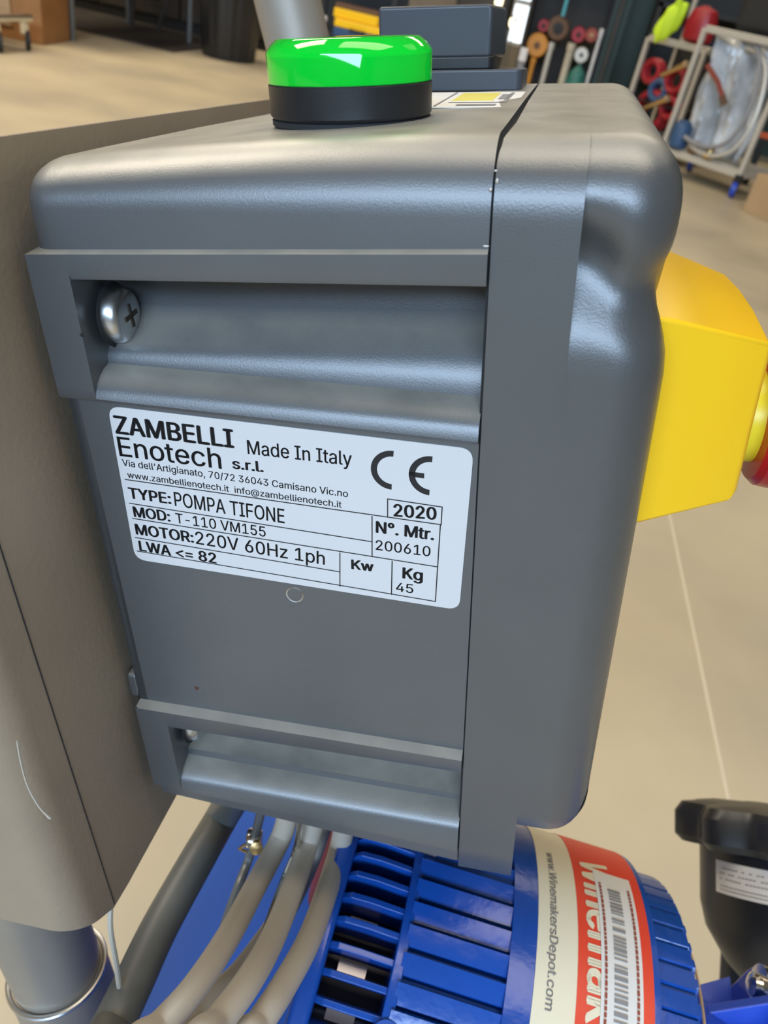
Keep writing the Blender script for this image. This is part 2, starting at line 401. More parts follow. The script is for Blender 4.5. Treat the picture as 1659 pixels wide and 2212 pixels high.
# end pieces: body shell slightly inset behind seam
def simple_ring(x, ins=0.0, yb=300, bot=-215.5, cornerR=1.0, xs=0.0, topx=None, waist=False, lidstep=0.0):
    pts = [(x, yb, TOPB[1] - ins), (x, 230, -9.8 - ins), (x, 180, -11.6 - ins)]
    for (y, z) in roll:
        dy, dz = (RC[0] - y) / RR, (RC[1] - z) / RR; pts.append((x, y + dy * (ins + lidstep), z + dz * (ins + lidstep * 0.4)))
    zl = [-27.5, -29.5, -31.5, -33.5, -35.5, -38, -40.5, -43, -46, -49, -52, -56, -60, -70, -90, -120, -150, -175, bot + 9]
    for z in zl: pts.append((x, 150 + ins + lidstep * max(0, min(1, (-60 - z) / -25 if False else 1)), z))
    for k in range(1, 5):
        a = math.radians(180 + 90 * k / 4)
        pts.append((x, 150 + cornerR + ins + (cornerR) * math.cos(a), bot + cornerR + ins + cornerR * math.sin(a)))
    pts.append((x, yb, bot + ins)); return pts
# gasket strip deep in the gap between body and lid
gk = [simple_ring(XS - 0.25, 1.6, 298), simple_ring(-9, 1.6, 298)]
link('gasket', loft(bx_shift(gk)), 'gap', enc)
# lid flange strip
def strip_ring(x, wob=0):
    r = simple_ring(x, 0.0, cornerR=0.8)
    if wob:
        out = []
        for i, (a, y, z) in enumerate(r):
            if i < 8: a += (0.2, 0.7, 1.25, 1.0, 0.85, 0.5, 0.45, 0.15)[i]
            out.append((a, y, z))
        return out
    return r
ls = [strip_ring(-13.15, 1)] + [strip_ring(x) for x in (-9.5, -4, 0)] + [strip_ring(3.0)]
# lid dome beyond the flange, corner rounded, waist scooped round the upper screw pillar
def wst(z, x=10):
    k = max(0, min(1, (x - 3) / 14)); k = k * k * (3 - 2 * k)
    c = -32.5 - 6.5 * k; w = 6.0 if z > c else 9.5 - 1.5 * k
    return (5.6 - 2.8 * k) * math.exp(-((z - c) / w) ** 2)
def dome_ring(x, ins):
    base = simple_ring(x, 0, 296, bot=-196.0, cornerR=7.5)
    out = []
    for i, (a, y, z) in enumerate(base):
        if i <= 2: yy, zz = y, z - ins
        elif i < 3 + len(roll):
            dy, dz = (RC[0] - y) / RR, (RC[1] - z) / RR; yy, zz = y + dy * ins, z + dz * ins
        elif z > -188: yy, zz = y + ins, z
        else: yy, zz = y + ins * 0.8, z + ins
        st = 0.0
        if i >= 3:
            st = 1.1 * max(0.0, min(1.0, (z + 50) / 8))
            yy += st + wst(z, x)
        kx = max(0.0, min(1.0, (x - 5.5) / 10)); kx = kx * kx * (3 - 2 * kx)
        out.append((a + kx * (-0.75 * wst(z, 17) + (1.9 - 0.7 * min(1, (-50 - z) / 140) if z < -54 else 1.9 * max(0, (-42 - z) / 12))), yy, zz))
    return out
ds = []
RD = 11.0; XE = 21.0
for x in (3.02, 5.0, 8.0, 10.5): ds.append(dome_ring(x, 0))
for k in range(1, 10):
    a = math.radians(90 * k / 9); ds.append(dome_ring(XE - RD + RD * math.sin(a), RD * (1 - math.cos(a))))
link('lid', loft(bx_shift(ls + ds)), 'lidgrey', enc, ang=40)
# torn burr of plastic at the seam corner
bm = bmesh.new()
for p, s in (((-13.2, 151.9, -17.6), (1.0, 0.4, 0.5)), ((-12.8, 151.2, -19.2), (0.9, 0.5, 1.3)), ((-13.8, 150.3, -20.6), (0.8, 0.4, 0.9)), ((-14.1, 149.9, -30.4), (1.9, 0.4, 0.6))):
    r = bmesh.ops.create_icosphere(bm, subdivisions=2, radius=0.5); 
    for v in r['verts']:
        v.co = Vector((v.co.x * s[0], v.co.y * s[1], v.co.z * s[2])) * .7 * (1 + random.uniform(-.2, .2)) + Vector(p) - Vector(BASE)
tag(link('plastic_burr', bm, 'frame', enc), 'pale torn burr of plastic at the lid seam')
# ---- screws in the two rail pockets (axis along +X)
def screw(px, cy, cz, r, full=True):
    m = axis_m(Vector((px, cy, cz)) - Vector(BASE), (1, 0, 0))
    pr = [(r * 0.98, 0.0), (r, 0.5), (r, 1.5), (r * 0.98, 2.4), (r * 0.93, 3.2), (r * 0.84, 3.8), (r * 0.66, 4.2), (r * 0.40, 4.4), (r * 0.02, 4.5)]
    s = link('screw', lathe(pr, 40, m), 'screw', enc, ang=60)
    tag(s, 'zinc plated cross-head screw')
    bm = bmesh.new()
    for rot in (0, 90):
        R = Matrix.Rotation(math.radians(rot + 8), 4, 'Z')
        vs = add_box(bm, (0, 0, 4.1), (r * 0.86, r * 0.17, 1.1)); 
        bmesh.ops.transform(bm, matrix=m @ R, verts=vs)
    link('cross_recess', bm, 'recess', s, bevel=0.15)
    w = link('washer', lathe([(r * 1.12, -0.05), (r * 1.15, 0.25), (r * 1.0, 0.4)], 40, m), 'gap', s)
screw(-101.0, 160.4, -50.4, 6.5)
screw(-101.0, 160.4, -180.8, 6.5)
# ---- dimple on the panel
m = axis_m(Vector((-58.9, 151.0, -118.6)) - Vector(BASE), (0, -1, 0))
link('dimple', lathe([(1.9, -0.02), (2.2, 0.05), (2.35, 0.12), (2.45, 0.02), (2.5, -0.05)], 32, m), 'screw', enc)
link('dimple_hole', lathe([(2.0, -0.05), (2.0, 0.04), (1.9, 0.05)], 32, m), 'grey', enc)
bm = bmesh.new()
for k in range(5):
    r = bmesh.ops.create_icosphere(bm, subdivisions=1, radius=0.42)
    for v in r['verts']: v.co = Vector((v.co.x, v.co.y * 0.12, v.co.z * 1.0)) + Vector((-91.9 + random.uniform(-.5, .5), 150.98, -157.2 + random.uniform(-.5, .6))) - Vector(BASE)
tag(link('rust_speck', bm, 'rust', enc), 'small brown rust speck')
bm = bmesh.new(); r = bmesh.ops.create_icosphere(bm, subdivisions=2, radius=0.42)
for v in r['verts']: v.co += Vector((-102.4, 148.4, -51.6)) - Vector(BASE)
link('speck', bm, 'gap', enc)

# ---- nameplate
NY = 150.75
corn = [(-101.3, -69.4), (-14.6, -72.95), (-16.3, -116.9), (-102.7, -113.1)]
def plate_poly(cs, r, n=6):
    out = []
    for i in range(4):
        p = Vector(cs[i]); a = (Vector(cs[i - 1]) - p).normalized(); b = (Vector(cs[(i + 1) % 4]) - p).normalized()
        s, e = p + a * r, p + b * r
        for k in range(n + 1):
            t = k / n; out.append(s * (1 - t) ** 2 + p * 2 * t * (1 - t) * 0.98 + e * t * t + p * 0.04 * t * (1 - t))
    return out
pp = plate_poly(corn, 3.2)
npl = link('nameplate', loft([[Vector((p.x, y, p.y)) - Vector(BASE) for p in pp] for y in (151.02, NY)]), 'silver', enc, smooth=False)
tag(npl, 'silver nameplate sticker with black printed text')
TEXT = [('ZAMBELLI',1,-100.65,-76.38,-70.37,-77.62,4.64),
('Made In Italy',0,-67.20,-78.83,-42.09,-79.60,3.52),
('Enotech',0,-100.85,-82.44,-74.27,-83.47,5.21),
('s.r.l.',1,-71.54,-83.07,-63.68,-83.31,2.69),
("Via dell'Artigianato, 70/72 36043 Camisano Vic.no",0,-100.59,-85.10,-43.37,-87.94,1.83),
('www.zambellienotech.it  info@zambellienotech.it',0,-99.90,-88.38,-45.03,-90.97,1.72),
('TYPE:',1,-100.67,-94.26,-89.15,-94.76,3.09),
('POMPA TIFONE',0,-88.34,-95.17,-59.68,-96.98,4.01),
('MOD:',1,-100.42,-99.69,-90.24,-100.01,3.03),
('T-110 VM155',0,-88.83,-100.22,-64.98,-101.53,2.93),
('MOTOR:',1,-100.91,-105.05,-84.73,-105.68,3.20),
('220V 60Hz 1ph',0,-84.28,-105.93,-50.12,-107.91,3.77),
('LWA <= 82',1,-100.89,-110.11,-79.31,-111.40,3.13),
('2020',1,-32.56,-91.83,-22.37,-91.68,3.25),
('N\u00b0. Mtr.',1,-36.94,-96.85,-22.86,-97.31,3.15),
('200610',0,-37.05,-101.78,-23.68,-102.02,2.81),
('Kw',1,-43.36,-108.21,-37.63,-108.27,2.78),
('Kg',1,-30.53,-109.24,-25.42,-109.36,3.20),
('45',0,-32.13,-113.41,-27.77,-113.47,2.67)]
bm = bmesh.new()
for s, b, x0, z0, x1, z1, h in TEXT:
    vs, fs = text_uv(s, b); d = Vector((x1 - x0, z1 - z0)); nrm = Vector((-d.y, d.x)).normalized()
    V = [bm.verts.new(Vector((x0 + d.x * u + nrm.x * v * h, NY - 0.03, z0 + d.y * u + nrm.y * v * h)) - Vector(BASE)) for u, v in vs]
    for f in fs:
        try: bm.faces.new([V[i] for i in f])
        except ValueError: pass
def flat_ink(name, bm):
    me = bpy.data.meshes.new(name); bm.to_mesh(me); bm.free(); me.materials.append(M['ink'])
    o = bpy.data.objects.new(name, me); C.objects.link(o); o.parent = npl; return o
flat_ink('lettering', bm)
LN = [(-100.70,-88.96,-33.9,-92.26),(-100.84,-95.81,-37.93,-99.59),(-100.89,-100.27,-22.00,-104.76),(-101.33,-106.11,-46.31,-109.52),(-101.59,-110.36,-22.23,-115.12),(-37.70,-92.50,-37.97,-103.94),(-46.05,-103.88,-46.51,-113.93),(-32.99,-104.61,-33.28,-114.58),(-21.47,-92.87,-22.23,-115.12),(-33.70,-87.37,-21.17,-88.13),(-21.17,-88.13,-21.29,-92.85),(-33.88,-87.39,-33.95,-92.26),(-33.9,-92.26,-21.3,-92.87)]
bm = bmesh.new()
for x0, z0, x1, z1 in LN:
    a = Vector((x0, z0)); b = Vector((x1, z1)); d = (b - a).normalized() * 0.12; n = Vector((-d.y, d.x)) * 1.15
    bm.faces.new([bm.verts.new(Vector((q.x, NY - 0.04, q.y)) - Vector(BASE)) for q in (a - d - n, b + d - n, b + d + n, a - d + n)])
flat_ink('ruled_lines', bm)
bm = bmesh.new()
def ce_arc(cx, cz, ro, ri, a0, a1, n=24):
    V = []
    for k in range(n + 1):
        a = math.radians(a0 + (a1 - a0) * k / n)
        V.append([bm.verts.new(Vector((cx + r * math.cos(a), NY - 0.03, cz + r * math.sin(a))) - Vector(BASE)) for r in (ri, ro)])
    for a, b in zip(V, V[1:]): bm.faces.new((a[0], b[0], b[1], a[1]))
ce_arc(-32.75, -79.9, 4.95, 3.5, 85, 268); ce_arc(-24.0, -80.45, 4.95, 3.5, 85, 268)
for q in ((-28.9, -25.4, -79.75, -81.05),):
    bm.faces.new([bm.verts.new(Vector((x, NY - 0.03, z)) - Vector(BASE)) for x, z in ((q[0], q[2]), (q[1], q[2] - 0.12), (q[1], q[3] - 0.12), (q[0], q[3]))])
flat_ink('conformity_mark', bm)

# ---- sticker on the top face with yellow print, beneath the switch
def topz(y): return -12.2 + (y - 170) * 0.0345
def top_quad(x0, x1, y0, y1, lift): return [Vector((x, y, topz(y) + lift)) - Vector(BASE) for x, y in ((x0, y0), (x1, y0), (x1, y1), (x0, y1))]
ts = link('top_sticker', loft([top_quad(-62, -15.2, 214, 262, l) for l in (0.02, 0.25)]), 'paper', enc, smooth=False)
tag(ts, 'white sticker with yellow and grey print on the top face')
link('yellow_print', loft([top_quad(-33, -22, 232, 258, l) for l in (0.2, 0.32)]), 'yprint', ts, smooth=False)
bm = bmesh.new()
for q in ((-35.5, -34.9, 216, 260), (-33, -18, 226, 227.5), (-19, -18, 226, 258), (-30, -20, 218, 222), (-21, -18, 236, 252)):
    vs = [bm.verts.new(p) for p in top_quad(*q, 0.36)]; bm.faces.new(vs)
link('print_lines', bm, 'grey2', ts, smooth=False)

# ================================================================== PILOT LAMP
LB = (-51.2, 195.5, -11.6)
lamp = thing('pilot_lamp', 'round green pilot lamp with black collar on top of the grey box', 'indicator lamp', None, LB, BOX)
tilt = axis_m((0, 0, 0), (0, -0.0345, 1), (1, 0, 0))
R = 18.7
link('collar', lathe([(R * .93, -0.9), (R * .955, -0.1), (R * .97, 0.6), (R, 1.2), (R, 7.2), (R * .99, 7.5), (R * .9, 7.55)], 72, tilt), 'black', lamp, ang=30)
link('seal_ring', lathe([(R * .97, -1.0), (R * .985, -0.7), (R * .985, 0.3), (R * .96, 0.4)], 64, tilt), 'gap', lamp)
link('lens', lathe([(R * .985, 7.45), (R, 7.6), (R, 13.3), (R * .985, 13.9), (R * .93, 15.0), (R * .87, 15.9), (R * .83, 16.2), (R * .5, 16.3), (0.3, 16.3)], 72, tilt), 'lens', lamp, ang=50)
link('diffuser', lathe([(R * .93, 7.6), (R * .93, 12.6), (R * .90, 12.9), (R * .5, 13.0), (0.3, 13.0)], 64, tilt), 'lensin', lamp, ang=30)

# ================================================================== ROTARY SWITCH on the top
SB = (-40.0, 285, -8.2)
sw = thing('rotary_switch', 'blocky black rotary switch behind the green lamp on top of the grey box', 'switch', None, SB, BOX)
def swbox(x0, x1, y0, y1, z0, z1, r=1.5):
    w, d = x1 - x0, y1 - y0
    return prism(rrect(w, d, r, 4), z0, z1, Matrix.Translation(((x0 + x1) / 2 - SB[0], (y0 + y1) / 2 - SB[1], -SB[2])))
link('base_plate', swbox(-74, -17.0, 270, 298, -8.9, -3.0, 2.2), 'switch', sw, bevel=0.7)
link('collar', swbox(-66, -26.5, 274, 296, -3.0, 0.5, 2), 'black', sw, bevel=0.5)
kb = loft([[Vector((x, y, z)) - Vector(SB) for x, y in ((-62.5, 274.5), (x1, 274.5), (x1 + 3.0, 295), (-60, 295))] for z, x1 in ((0.2, -27.4), (12.6, -27.4), (14.0, -28.2))])
link('knob', kb, 'switch', sw, bevel=1.0)

# ================================================================== EMERGENCY STOP on the lid front
EB = (22.0, 206.0, -70.0)
es = thing('emergency_stop', 'yellow emergency stop housing with red button on the lid of the grey box', 'emergency stop', None, EB, BOX)
def octa(x, yn, yf, cy, zt, zu, zl, zb):
    return [Vector(p) - Vector(EB) for p in ((x, yn, zu), (x, yn + cy, zt), (x, yf - cy, zt), (x, yf, zu), (x, yf, zl), (x, yf - cy, zb), (x, yn + cy, zb), (x, yn, zl))]
esec = [octa(18.0, 166, 250, 19, -43.8, -46.5, -97.5, -101.5), octa(24.0, 167, 248, 20, -44.6, -47.5, -97.0, -101.0), octa(45.4, 176.0, 238, 22, -52.6, -54.0, -93.5, -97.5), octa(46.8, 178.0, 236, 21, -54.0, -55.6, -92.0, -96.0)]
link('guard', loft(esec), 'yellow', es, bevel=0.9, seg=3)
ma = axis_m((0, 0, -13), (1, 0, 0), (0, 0, 1))
link('shaft', lathe([(12.5, 20), (12.5, 34), (12.0, 34.6), (12.0, 46), (10, 46.3)], 48, ma), 'yellow2', es, ang=30)
tag(link('push_button', lathe([(10, 32), (17.0, 32.4), (18.5, 34), (19, 37), (18.6, 42), (16, 46.5), (9, 48.8), (0.5, 49.4)], 48, ma), 'red', es, ang=30), 'red mushroom push button')

# ================================================================== MOUNTING PLATE + HANDLES
TC = (-172.0, 141.0)     # front handle axis (x, y)
PB = (-116, 250, -226)
SCUFF = [(-112.6, 105.0, -134.8), (-113.8, 105.0, -142.8), (-114.3, 105.0, -151.0), (-113.1, 105.0, -158.2), (-110.9, 105.0, -162.0)]
mp = thing('mounting_plate', 'tall grey steel mounting plate wrapped round the handle, behind the grey box', 'plate', None, PB, BOX)
path = [(-116.0, 440.0, 0)]
for y in (380, 323, 270, 220, 180, 150, 130, 121): path.append((-116.0, y, 0))
BR = 9.0
for k in range(0, 11): a = math.radians(-9.0 * k); path.append((-116.0 - BR + BR * math.cos(a), 105.0 + BR + BR * math.sin(a), k))
for x in (-130, -150, -175, -200, -214): path.append((x, 105.0, 10))
outer = path; th = 1.5
bm = bmesh.new(); cols = []
nP = len(path)
for i, (x, y, k) in enumerate(path):
    a = Vector(path[max(i - 1, 0)][:2]); b = Vector(path[min(i + 1, nP - 1)][:2]); t = (b - a).normalized(); nn = Vector((-t.y, t.x))
    if nn.dot(Vector((x + 145, 0 if y > 122 else y - 190))) < 0: nn = -nn
    xi, yi = x - nn.x * th, y - nn.y * th
    zt = -12.4 - (0 if y > 130 else (130 - y) * 0.02)
    zb = -226.0 + (0 if y > 122 else (122 - y) * 0.68)
    cols.append([bm.verts.new(Vector(p) - Vector(PB)) for p in ((x, y, zt), (x, y, zb), (xi, yi, zb), (xi, yi, zt))])
for a, b in zip(cols, cols[1:]):
    for k in range(4): bm.faces.new((a[k], a[(k + 1) % 4], b[(k + 1) % 4], b[k]))
bm.faces.new(cols[0]); bm.faces.new(cols[-1])
link('web', bm, 'plate', mp, ang=30, bevel=0.3)
link('weld_line', tube([Vector((-115.9, 121.5, z)) - Vector(PB) for z in (-14, -120, -224)], 0.18, 6), 'gap', mp)
tag(link('scuff', tube(smooth_path([Vector(p) - Vector(PB) for p in SCUFF], 4), [0.1] + [0.22] * 14 + [0.4, 0.1], 6), 'frame', mp), 'pale curved scuff mark')
# hinge stub between plate and box near the lower rail
link('spacer', box(Vector((-113.2, 156, -161)) - Vector(PB), (3.6, 9, 9)), 'grey', mp, bevel=1.2)
def pt_box(p): return BOX @ Vector(p)
# front handle: inner tube telescoping in the outer one that stands on the base frame
hb = (TC[0], TC[1], -900)
fh = thing('handlebar', 'steel handle tube running down into a wider socket at the left edge', 'handle', None, (TC[0], TC[1], -316), BOX)
def hz(a, b, r, n=48): return tube([Vector((0, 0, a)), Vector((0, 0, b))], r, n)
link('inner_tube', hz(-30, 330, 17.0), 'tube', fh)
link('outer_tube', hz(-82, 0, 19.0), 'tube', fh)
link('rim', torus(18.6, 1.1, 60, 10, Matrix.Translation((0, 0, 0))), 'screw', fh)
cb = thing('wire_tie', 'thin pale wire tie hanging down from the plate corner beside the handle socket', 'wire', None, (-113, 112, -285), BOX)
link('wire', tube(smooth_path([(-4, 9, 61), (-4.2, 6, 52), (-4.6, 4, 34), (-6, 2, 14), (-8.5, 2, -4), (-12, 4, -26), (-14, 6, -60)]), 0.9, 8), 'frame', cb)
# rear handle
rh = thing('handlebar', 'grey steel handle tube rising behind the green lamp', 'handle', None, (-134, 455, -260), BOX)
link('tube', tube(smooth_path([(-10, 0, -138), (-10, 0, 60), (-10, 0, 215), (-10.5, 0, 244), (-13, 0, 266), (-18, 0, 290), (-24, 0, 322), (-34, 0, 380)], 8), 17.0, 40), 'tube', rh)

# ================================================================== MOTOR + PUMP (world frame, axis along X)
YC, ZC, RM = 0.152, 0.602, 0.0835
mo = thing('pump_motor', 'blue ribbed electric motor with red and ivory label under the grey box', 'motor', None, (0.07, YC, 0.525))
def ML(x, r, deg): a = math.radians(deg); return Vector((x - 0.07, r * math.sin(a), ZC - 0.525 + r * math.cos(a)))
def shell(x0, x1, prof_r, n, name, m, ang=30, ends=True, bev=0):
    """prof_r(i, deg) radius around; closed barrel x0..x1"""
    bm = bmesh.new(); rings = []
    for x, sc in ((x0, 0.6), (x0, 1), (x1, 1), (x1, 0.6)) if ends else ((x0, 1), (x1, 1)):
        rings.append([bm.verts.new(ML(x, prof_r(360 * k / n) * sc, 360 * k / n)) for k in range(n)])
    for a, b in zip(rings, rings[1:]):
        for k in range(n): bm.faces.new((a[k], a[(k + 1) % n], b[(k + 1) % n], b[k]))
    bm.faces.new(rings[0]); bm.faces.new(rings[-1])
    return link(name, bm, m, mo, ang=ang, bevel=bev)
# overlapping ribs: saw-tooth profile with a groove every 9 degrees
def saw(deg):
    t = (deg % 6) / 6; return RM - 0.0022 * (1 - t) - (0.0022 if t < 0.13 else 0)
shell(0.026, 0.062, saw, 640, 'ribbed_housing', 'blue', ang=25)
shell(0.0615, 0.114, lambda d: RM + 0.0003, 128, 'smooth_band', 'blue')
def fins(deg): return RM - 0.0045 - (0.0014 if (deg % 6) < 0.8 else 0)
shell(0.1135, 0.129, fins, 640, 'finned_end', 'blue', ang=25)
shell(0.1285, 0.1315, lambda d: RM - 0.0075 - 0.002 * (1 if (d % 6) < 2.5 else 0), 320, 'end_ring', 'blue')
# fan cowl at the near-left end: end ring, bars and dark core
shell(0.001, 0.026, lambda d: RM - 0.022, 96, 'cowl_core', 'inner')
shell(-0.006, 0.0015, lambda d: RM - 0.003, 128, 'cowl_cap', 'blue', bev=0.002)
shell(0.0235, 0.0275, lambda d: RM - 0.0012, 128, 'cowl_ring', 'blue', bev=0.0006)
for k in range(60):
    d = 6 * k + 3; bm = bmesh.new(); secs = []
    for x in (0.0, 0.004, 0.012, 0.020, 0.0245):
        rr_ = RM - 0.002 - (0.004 if x < 0.002 else 0.0008 * abs(x - 0.012) / 0.012)
        secs.append([ML(x, rr_, d - 0.85), ML(x, rr_, d + 0.85), ML(x, rr_ - 0.013, d + 0.7), ML(x, rr_ - 0.013, d - 0.7)])
    bm.free(); link('cowl_bar', loft(secs), 'blue', mo, bevel=0.0005)
for k in range(30):
    d = 12 * k + 6; link('fan_blade', loft([[ML(x, RM - 0.0215, d - 1.5), ML(x, RM - 0.0215, d + 1.5), ML(x, RM - 0.014, d + 1.5), ML(x, RM - 0.014, d - 1.5)] for x in (0.006, 0.016)]), 'copper', mo, smooth=False)
# cowl bolt
m = axis_m(ML(0.026, RM - 0.004, -30), (0.1, -0.42, 0.9)); link('cowl_bolt', lathe([(0.0052, 0), (0.0052, 0.004), (0.004, 0.0045), (0.0038, 0.0035), (0.001, 0.003)], 20, m), 'bluetray', mo)
# wrap-round label
def wrap(x0, x1, d0, d1, r, name, m, parent, n=40, nx=1):
    bm = bmesh.new(); cols = []
    for i in range(n + 1):
        d = d0 + (d1 - d0) * i / n
        cols.append([bm.verts.new(ML(x0 + (x1 - x0) * j / nx, r, d)) for j in range(nx + 1)] + [bm.verts.new(ML(x0 + (x1 - x0) * j / nx, r - 0.0002, d)) for j in range(nx, -1, -1)])
    q = 2 * (nx + 1)
    for a, b in zip(cols, cols[1:]):
        for k in range(q): bm.faces.new((a[k], a[(k + 1) % q], b[(k + 1) % q], b[k]))
    bm.faces.new(cols[0]); bm.faces.new(cols[-1])
    return link(name, bm, m, parent)
lab = wrap(0.0705, 0.1115, 75, -40, RM + 0.0006, 'label', 'ivory', mo); tag(lab, 'ivory and red wrap-round label with printed lettering')
wrap(0.0850, 0.1115, 75, -40, RM + 0.0008, 'red_band', 'redlab', lab)
def wrap_text(s, bold, d0, d1, x0, h, r, m, name, parent):
    vs, fs = text_uv(s, bold); bm = bmesh.new()
    V = [bm.verts.new(ML(x0 + v * h, r, d0 + (d1 - d0) * u)) for u, v in vs]
    for f in fs:
        try: bm.faces.new([V[i] for i in f])
        except ValueError: pass
    me = bpy.data.meshes.new(name); bm.to_mesh(me); bm.free(); me.materials.append(M[m]); o = bpy.data.objects.new(name, me); C.objects.link(o); o.parent = parent; return o
wrap_text("WinemakersDepot", 1, 31, -60, 0.0885, 0.0112, RM + 0.0010, 'ivory', 'large_lettering', lab)
wrap_text("www.WinemakersDepot.com", 0, 29, -15, 0.0748, 0.0030, RM + 0.0008, 'grey2', 'small_lettering', lab)
bc = wrap(0.0930, 0.1075, 26.5, -24, RM + 0.0013, 'barcode_sticker', 'paper', lab); tag(bc, 'white barcode sticker pasted over the red label')
bm = bmesh.new(); d = 20.0
while d > -22:
    w = random.choice((0.35, 0.5, 0.9)); r = RM + 0.0016
    bm.faces.new([bm.verts.new(ML(x, r, dd)) for x, dd in ((0.0975, d), (0.1022, d), (0.1022, d - w), (0.0975, d - w))]); d -= w + random.choice((0.45, 0.7, 1.3))
link('bars', bm, 'grey2', bc, smooth=False)
bm = bmesh.new(); d = 21.5
while d > -22:
    w = random.uniform(0.6, 1.3); r = RM + 0.0016
    for xa in (0.0942, 0.1053): bm.faces.new([bm.verts.new(ML(x, r, dd)) for x, dd in ((xa, d), (xa + 0.0009, d), (xa + 0.0009, d - w), (xa, d - w))])
    d -= w + 0.35
link('red_print', bm, 'purple', bc, smooth=False)

# pump head at the motor's right-hand end
pu = thing('water_pump', 'blue cast water pump bolted to the right end of the motor', 'pump', None, (0.20, YC, 0.525))
def PL(x, y, z): return Vector((x - 0.20, y - YC, z - 0.525))
mx = axis_m(PL(0.133, YC, ZC), (1, 0, 0), (0, 0, 1))
link('adapter', lathe([(0.066, -0.002), (0.067, 0.001), (0.064, 0.004), (0.053, 0.007), (0.042, 0.016), (0.036, 0.034), (0.036, 0.06)], 64, mx), 'blue2', pu)
link('parting_seam', torus(0.0665, 0.0006, 64, 6, axis_m(PL(0.1365, YC, ZC), (1, 0, 0))), 'card', pu)
link('flange', prism(rrect(0.094, 0.094, 0.02, 6), 0.044, 0.052, mx), 'blue2', pu, bevel=0.0015)
link('volute', lathe([(0.045, 0.052), (0.049, 0.058), (0.049, 0.105), (0.044, 0.115), (0.03, 0.118)], 64, mx), 'blue2', pu)
for k in range(8):
    a = 45 * k + 12; ca, sa = math.cos(math.radians(a)), math.sin(math.radians(a))
    rm_ = Matrix.Rotation(math.radians(a), 4, 'Z')
    link('gusset', loft([[mx @ rm_ @ Vector(p) for p in ((0.034, t, 0.010), (0.052, t, 0.044), (0.034, t, 0.046))] for t in (-0.0025, 0.0025)]), 'blue2', pu, bevel=0.0006)
for k in range(4):
    a = math.radians(90 * k + 45); m = mx @ Matrix.Translation((0.051 * math.cos(a), 0.051 * math.sin(a), 0.017))
    bt = link('bolt', lathe([(0.0085, 0.0285), (0.0085, 0.0265), (0.0048, 0.0263), (0.0046, 0.0235), (0.003, 0.0225), (0.001, 0.0222)], 24, m), 'chrome', pu)
# black lobed cap on the pump's inlet
kc = Vector((0.262, 0.330, 0.545))
kn = thing('strainer_cap', 'black lobed plastic strainer cap with white printed band at the right edge', 'cap', None, kc - Vector((0, 0, 0.08)))
km = axis_m(Vector((0, 0, 0.08)), (-0.18, 0.72, 0.62), (-0.43, -0.6, 0.68))
def lob(a, z): return 1 + 0.09 * math.cos(9 * a) if z > 0.002 else 1
link('cap', lathe([(0.045, 0.003), (0.056, 0.004), (0.060, 0.008), (0.060, 0.022), (0.056, 0.028), (0.045, 0.030), (0.01, 0.031)], 96, km, lob), 'black', kn, ang=30)
link('bowl', lathe([(0.050, 0.004), (0.050, -0.030), (0.047, -0.044), (0.036, -0.062), (0.022, -0.076), (0.014, -0.080)], 64, km), 'black', kn)
bm = bmesh.new(); cols = []
for k in range(25):
    a = math.radians(-50 + 110 * k / 24); cols.append([bm.verts.new(km @ Vector((r * math.cos(a), r * math.sin(a), z))) for r, z in ((0.0505, -0.002), (0.0505, -0.020), (0.0500, -0.020), (0.0500, -0.002))])
for a, b in zip(cols, cols[1:]):
    for k in range(4): bm.faces.new((a[k], a[(k + 1) % 4], b[(k + 1) % 4], b[k]))
bl = link('band', bm, 'paper', kn); tag(bl, 'white printed band')
bm = bmesh.new()
for z, w in ((-0.0055, .0006), (-0.0085, .0006), (-0.0115, .0006), (-0.0155, .0004), (-0.0175, .0004)):
    for k in range(40):
        if z > -0.012 and random.random() < .25: continue
        a, b = math.radians(-46 + 2.5 * k), math.radians(-46 + 2.5 * k + (2.6 if z < -.012 else 1.9)); r = 0.0507
        bm.faces.new([bm.verts.new(km @ Vector((r * math.cos(q), r * math.sin(q), zz))) for q, zz in ((a, z), (b, z), (b, z - w), (a, z - w))])
link('printed_lines', bm, 'grey2', bl, smooth=False)
# bracket carrying cap on the pump
link('inlet_pipe', tube(smooth_path([(0.006, 0.02, 0.02), (0.01, -0.04, -0.02), (0.01, -0.10, -0.04), (0.0, -0.16, -0.03)]), 0.014, 20), 'black', kn)

# cart tray and legs
tr = thing('cart_tray', 'smooth blue sheet metal tray of the cart beneath the motor', 'cart', None, (0.07, 0.23, 0.0))
link('tray', box((-0.07, 0.035, 0.514), (0.18, 0.47, 0.018)), 'bluetray', tr, bevel=0.004)
for x, y in ((-0.13, -0.17), (-0.01, -0.17), (-0.13, 0.24), (-0.01, 0.24)):
    link('leg', box((x, y, 0.2525), (0.035, 0.035, 0.505)), 'bluetray', tr, bevel=0.003)
for x in (-0.04, 0.01): link('saddle', box((x - 0.0, YC - 0.23, 0.5235), (0.02, 0.10, 0.006)), 'bluetray', tr)

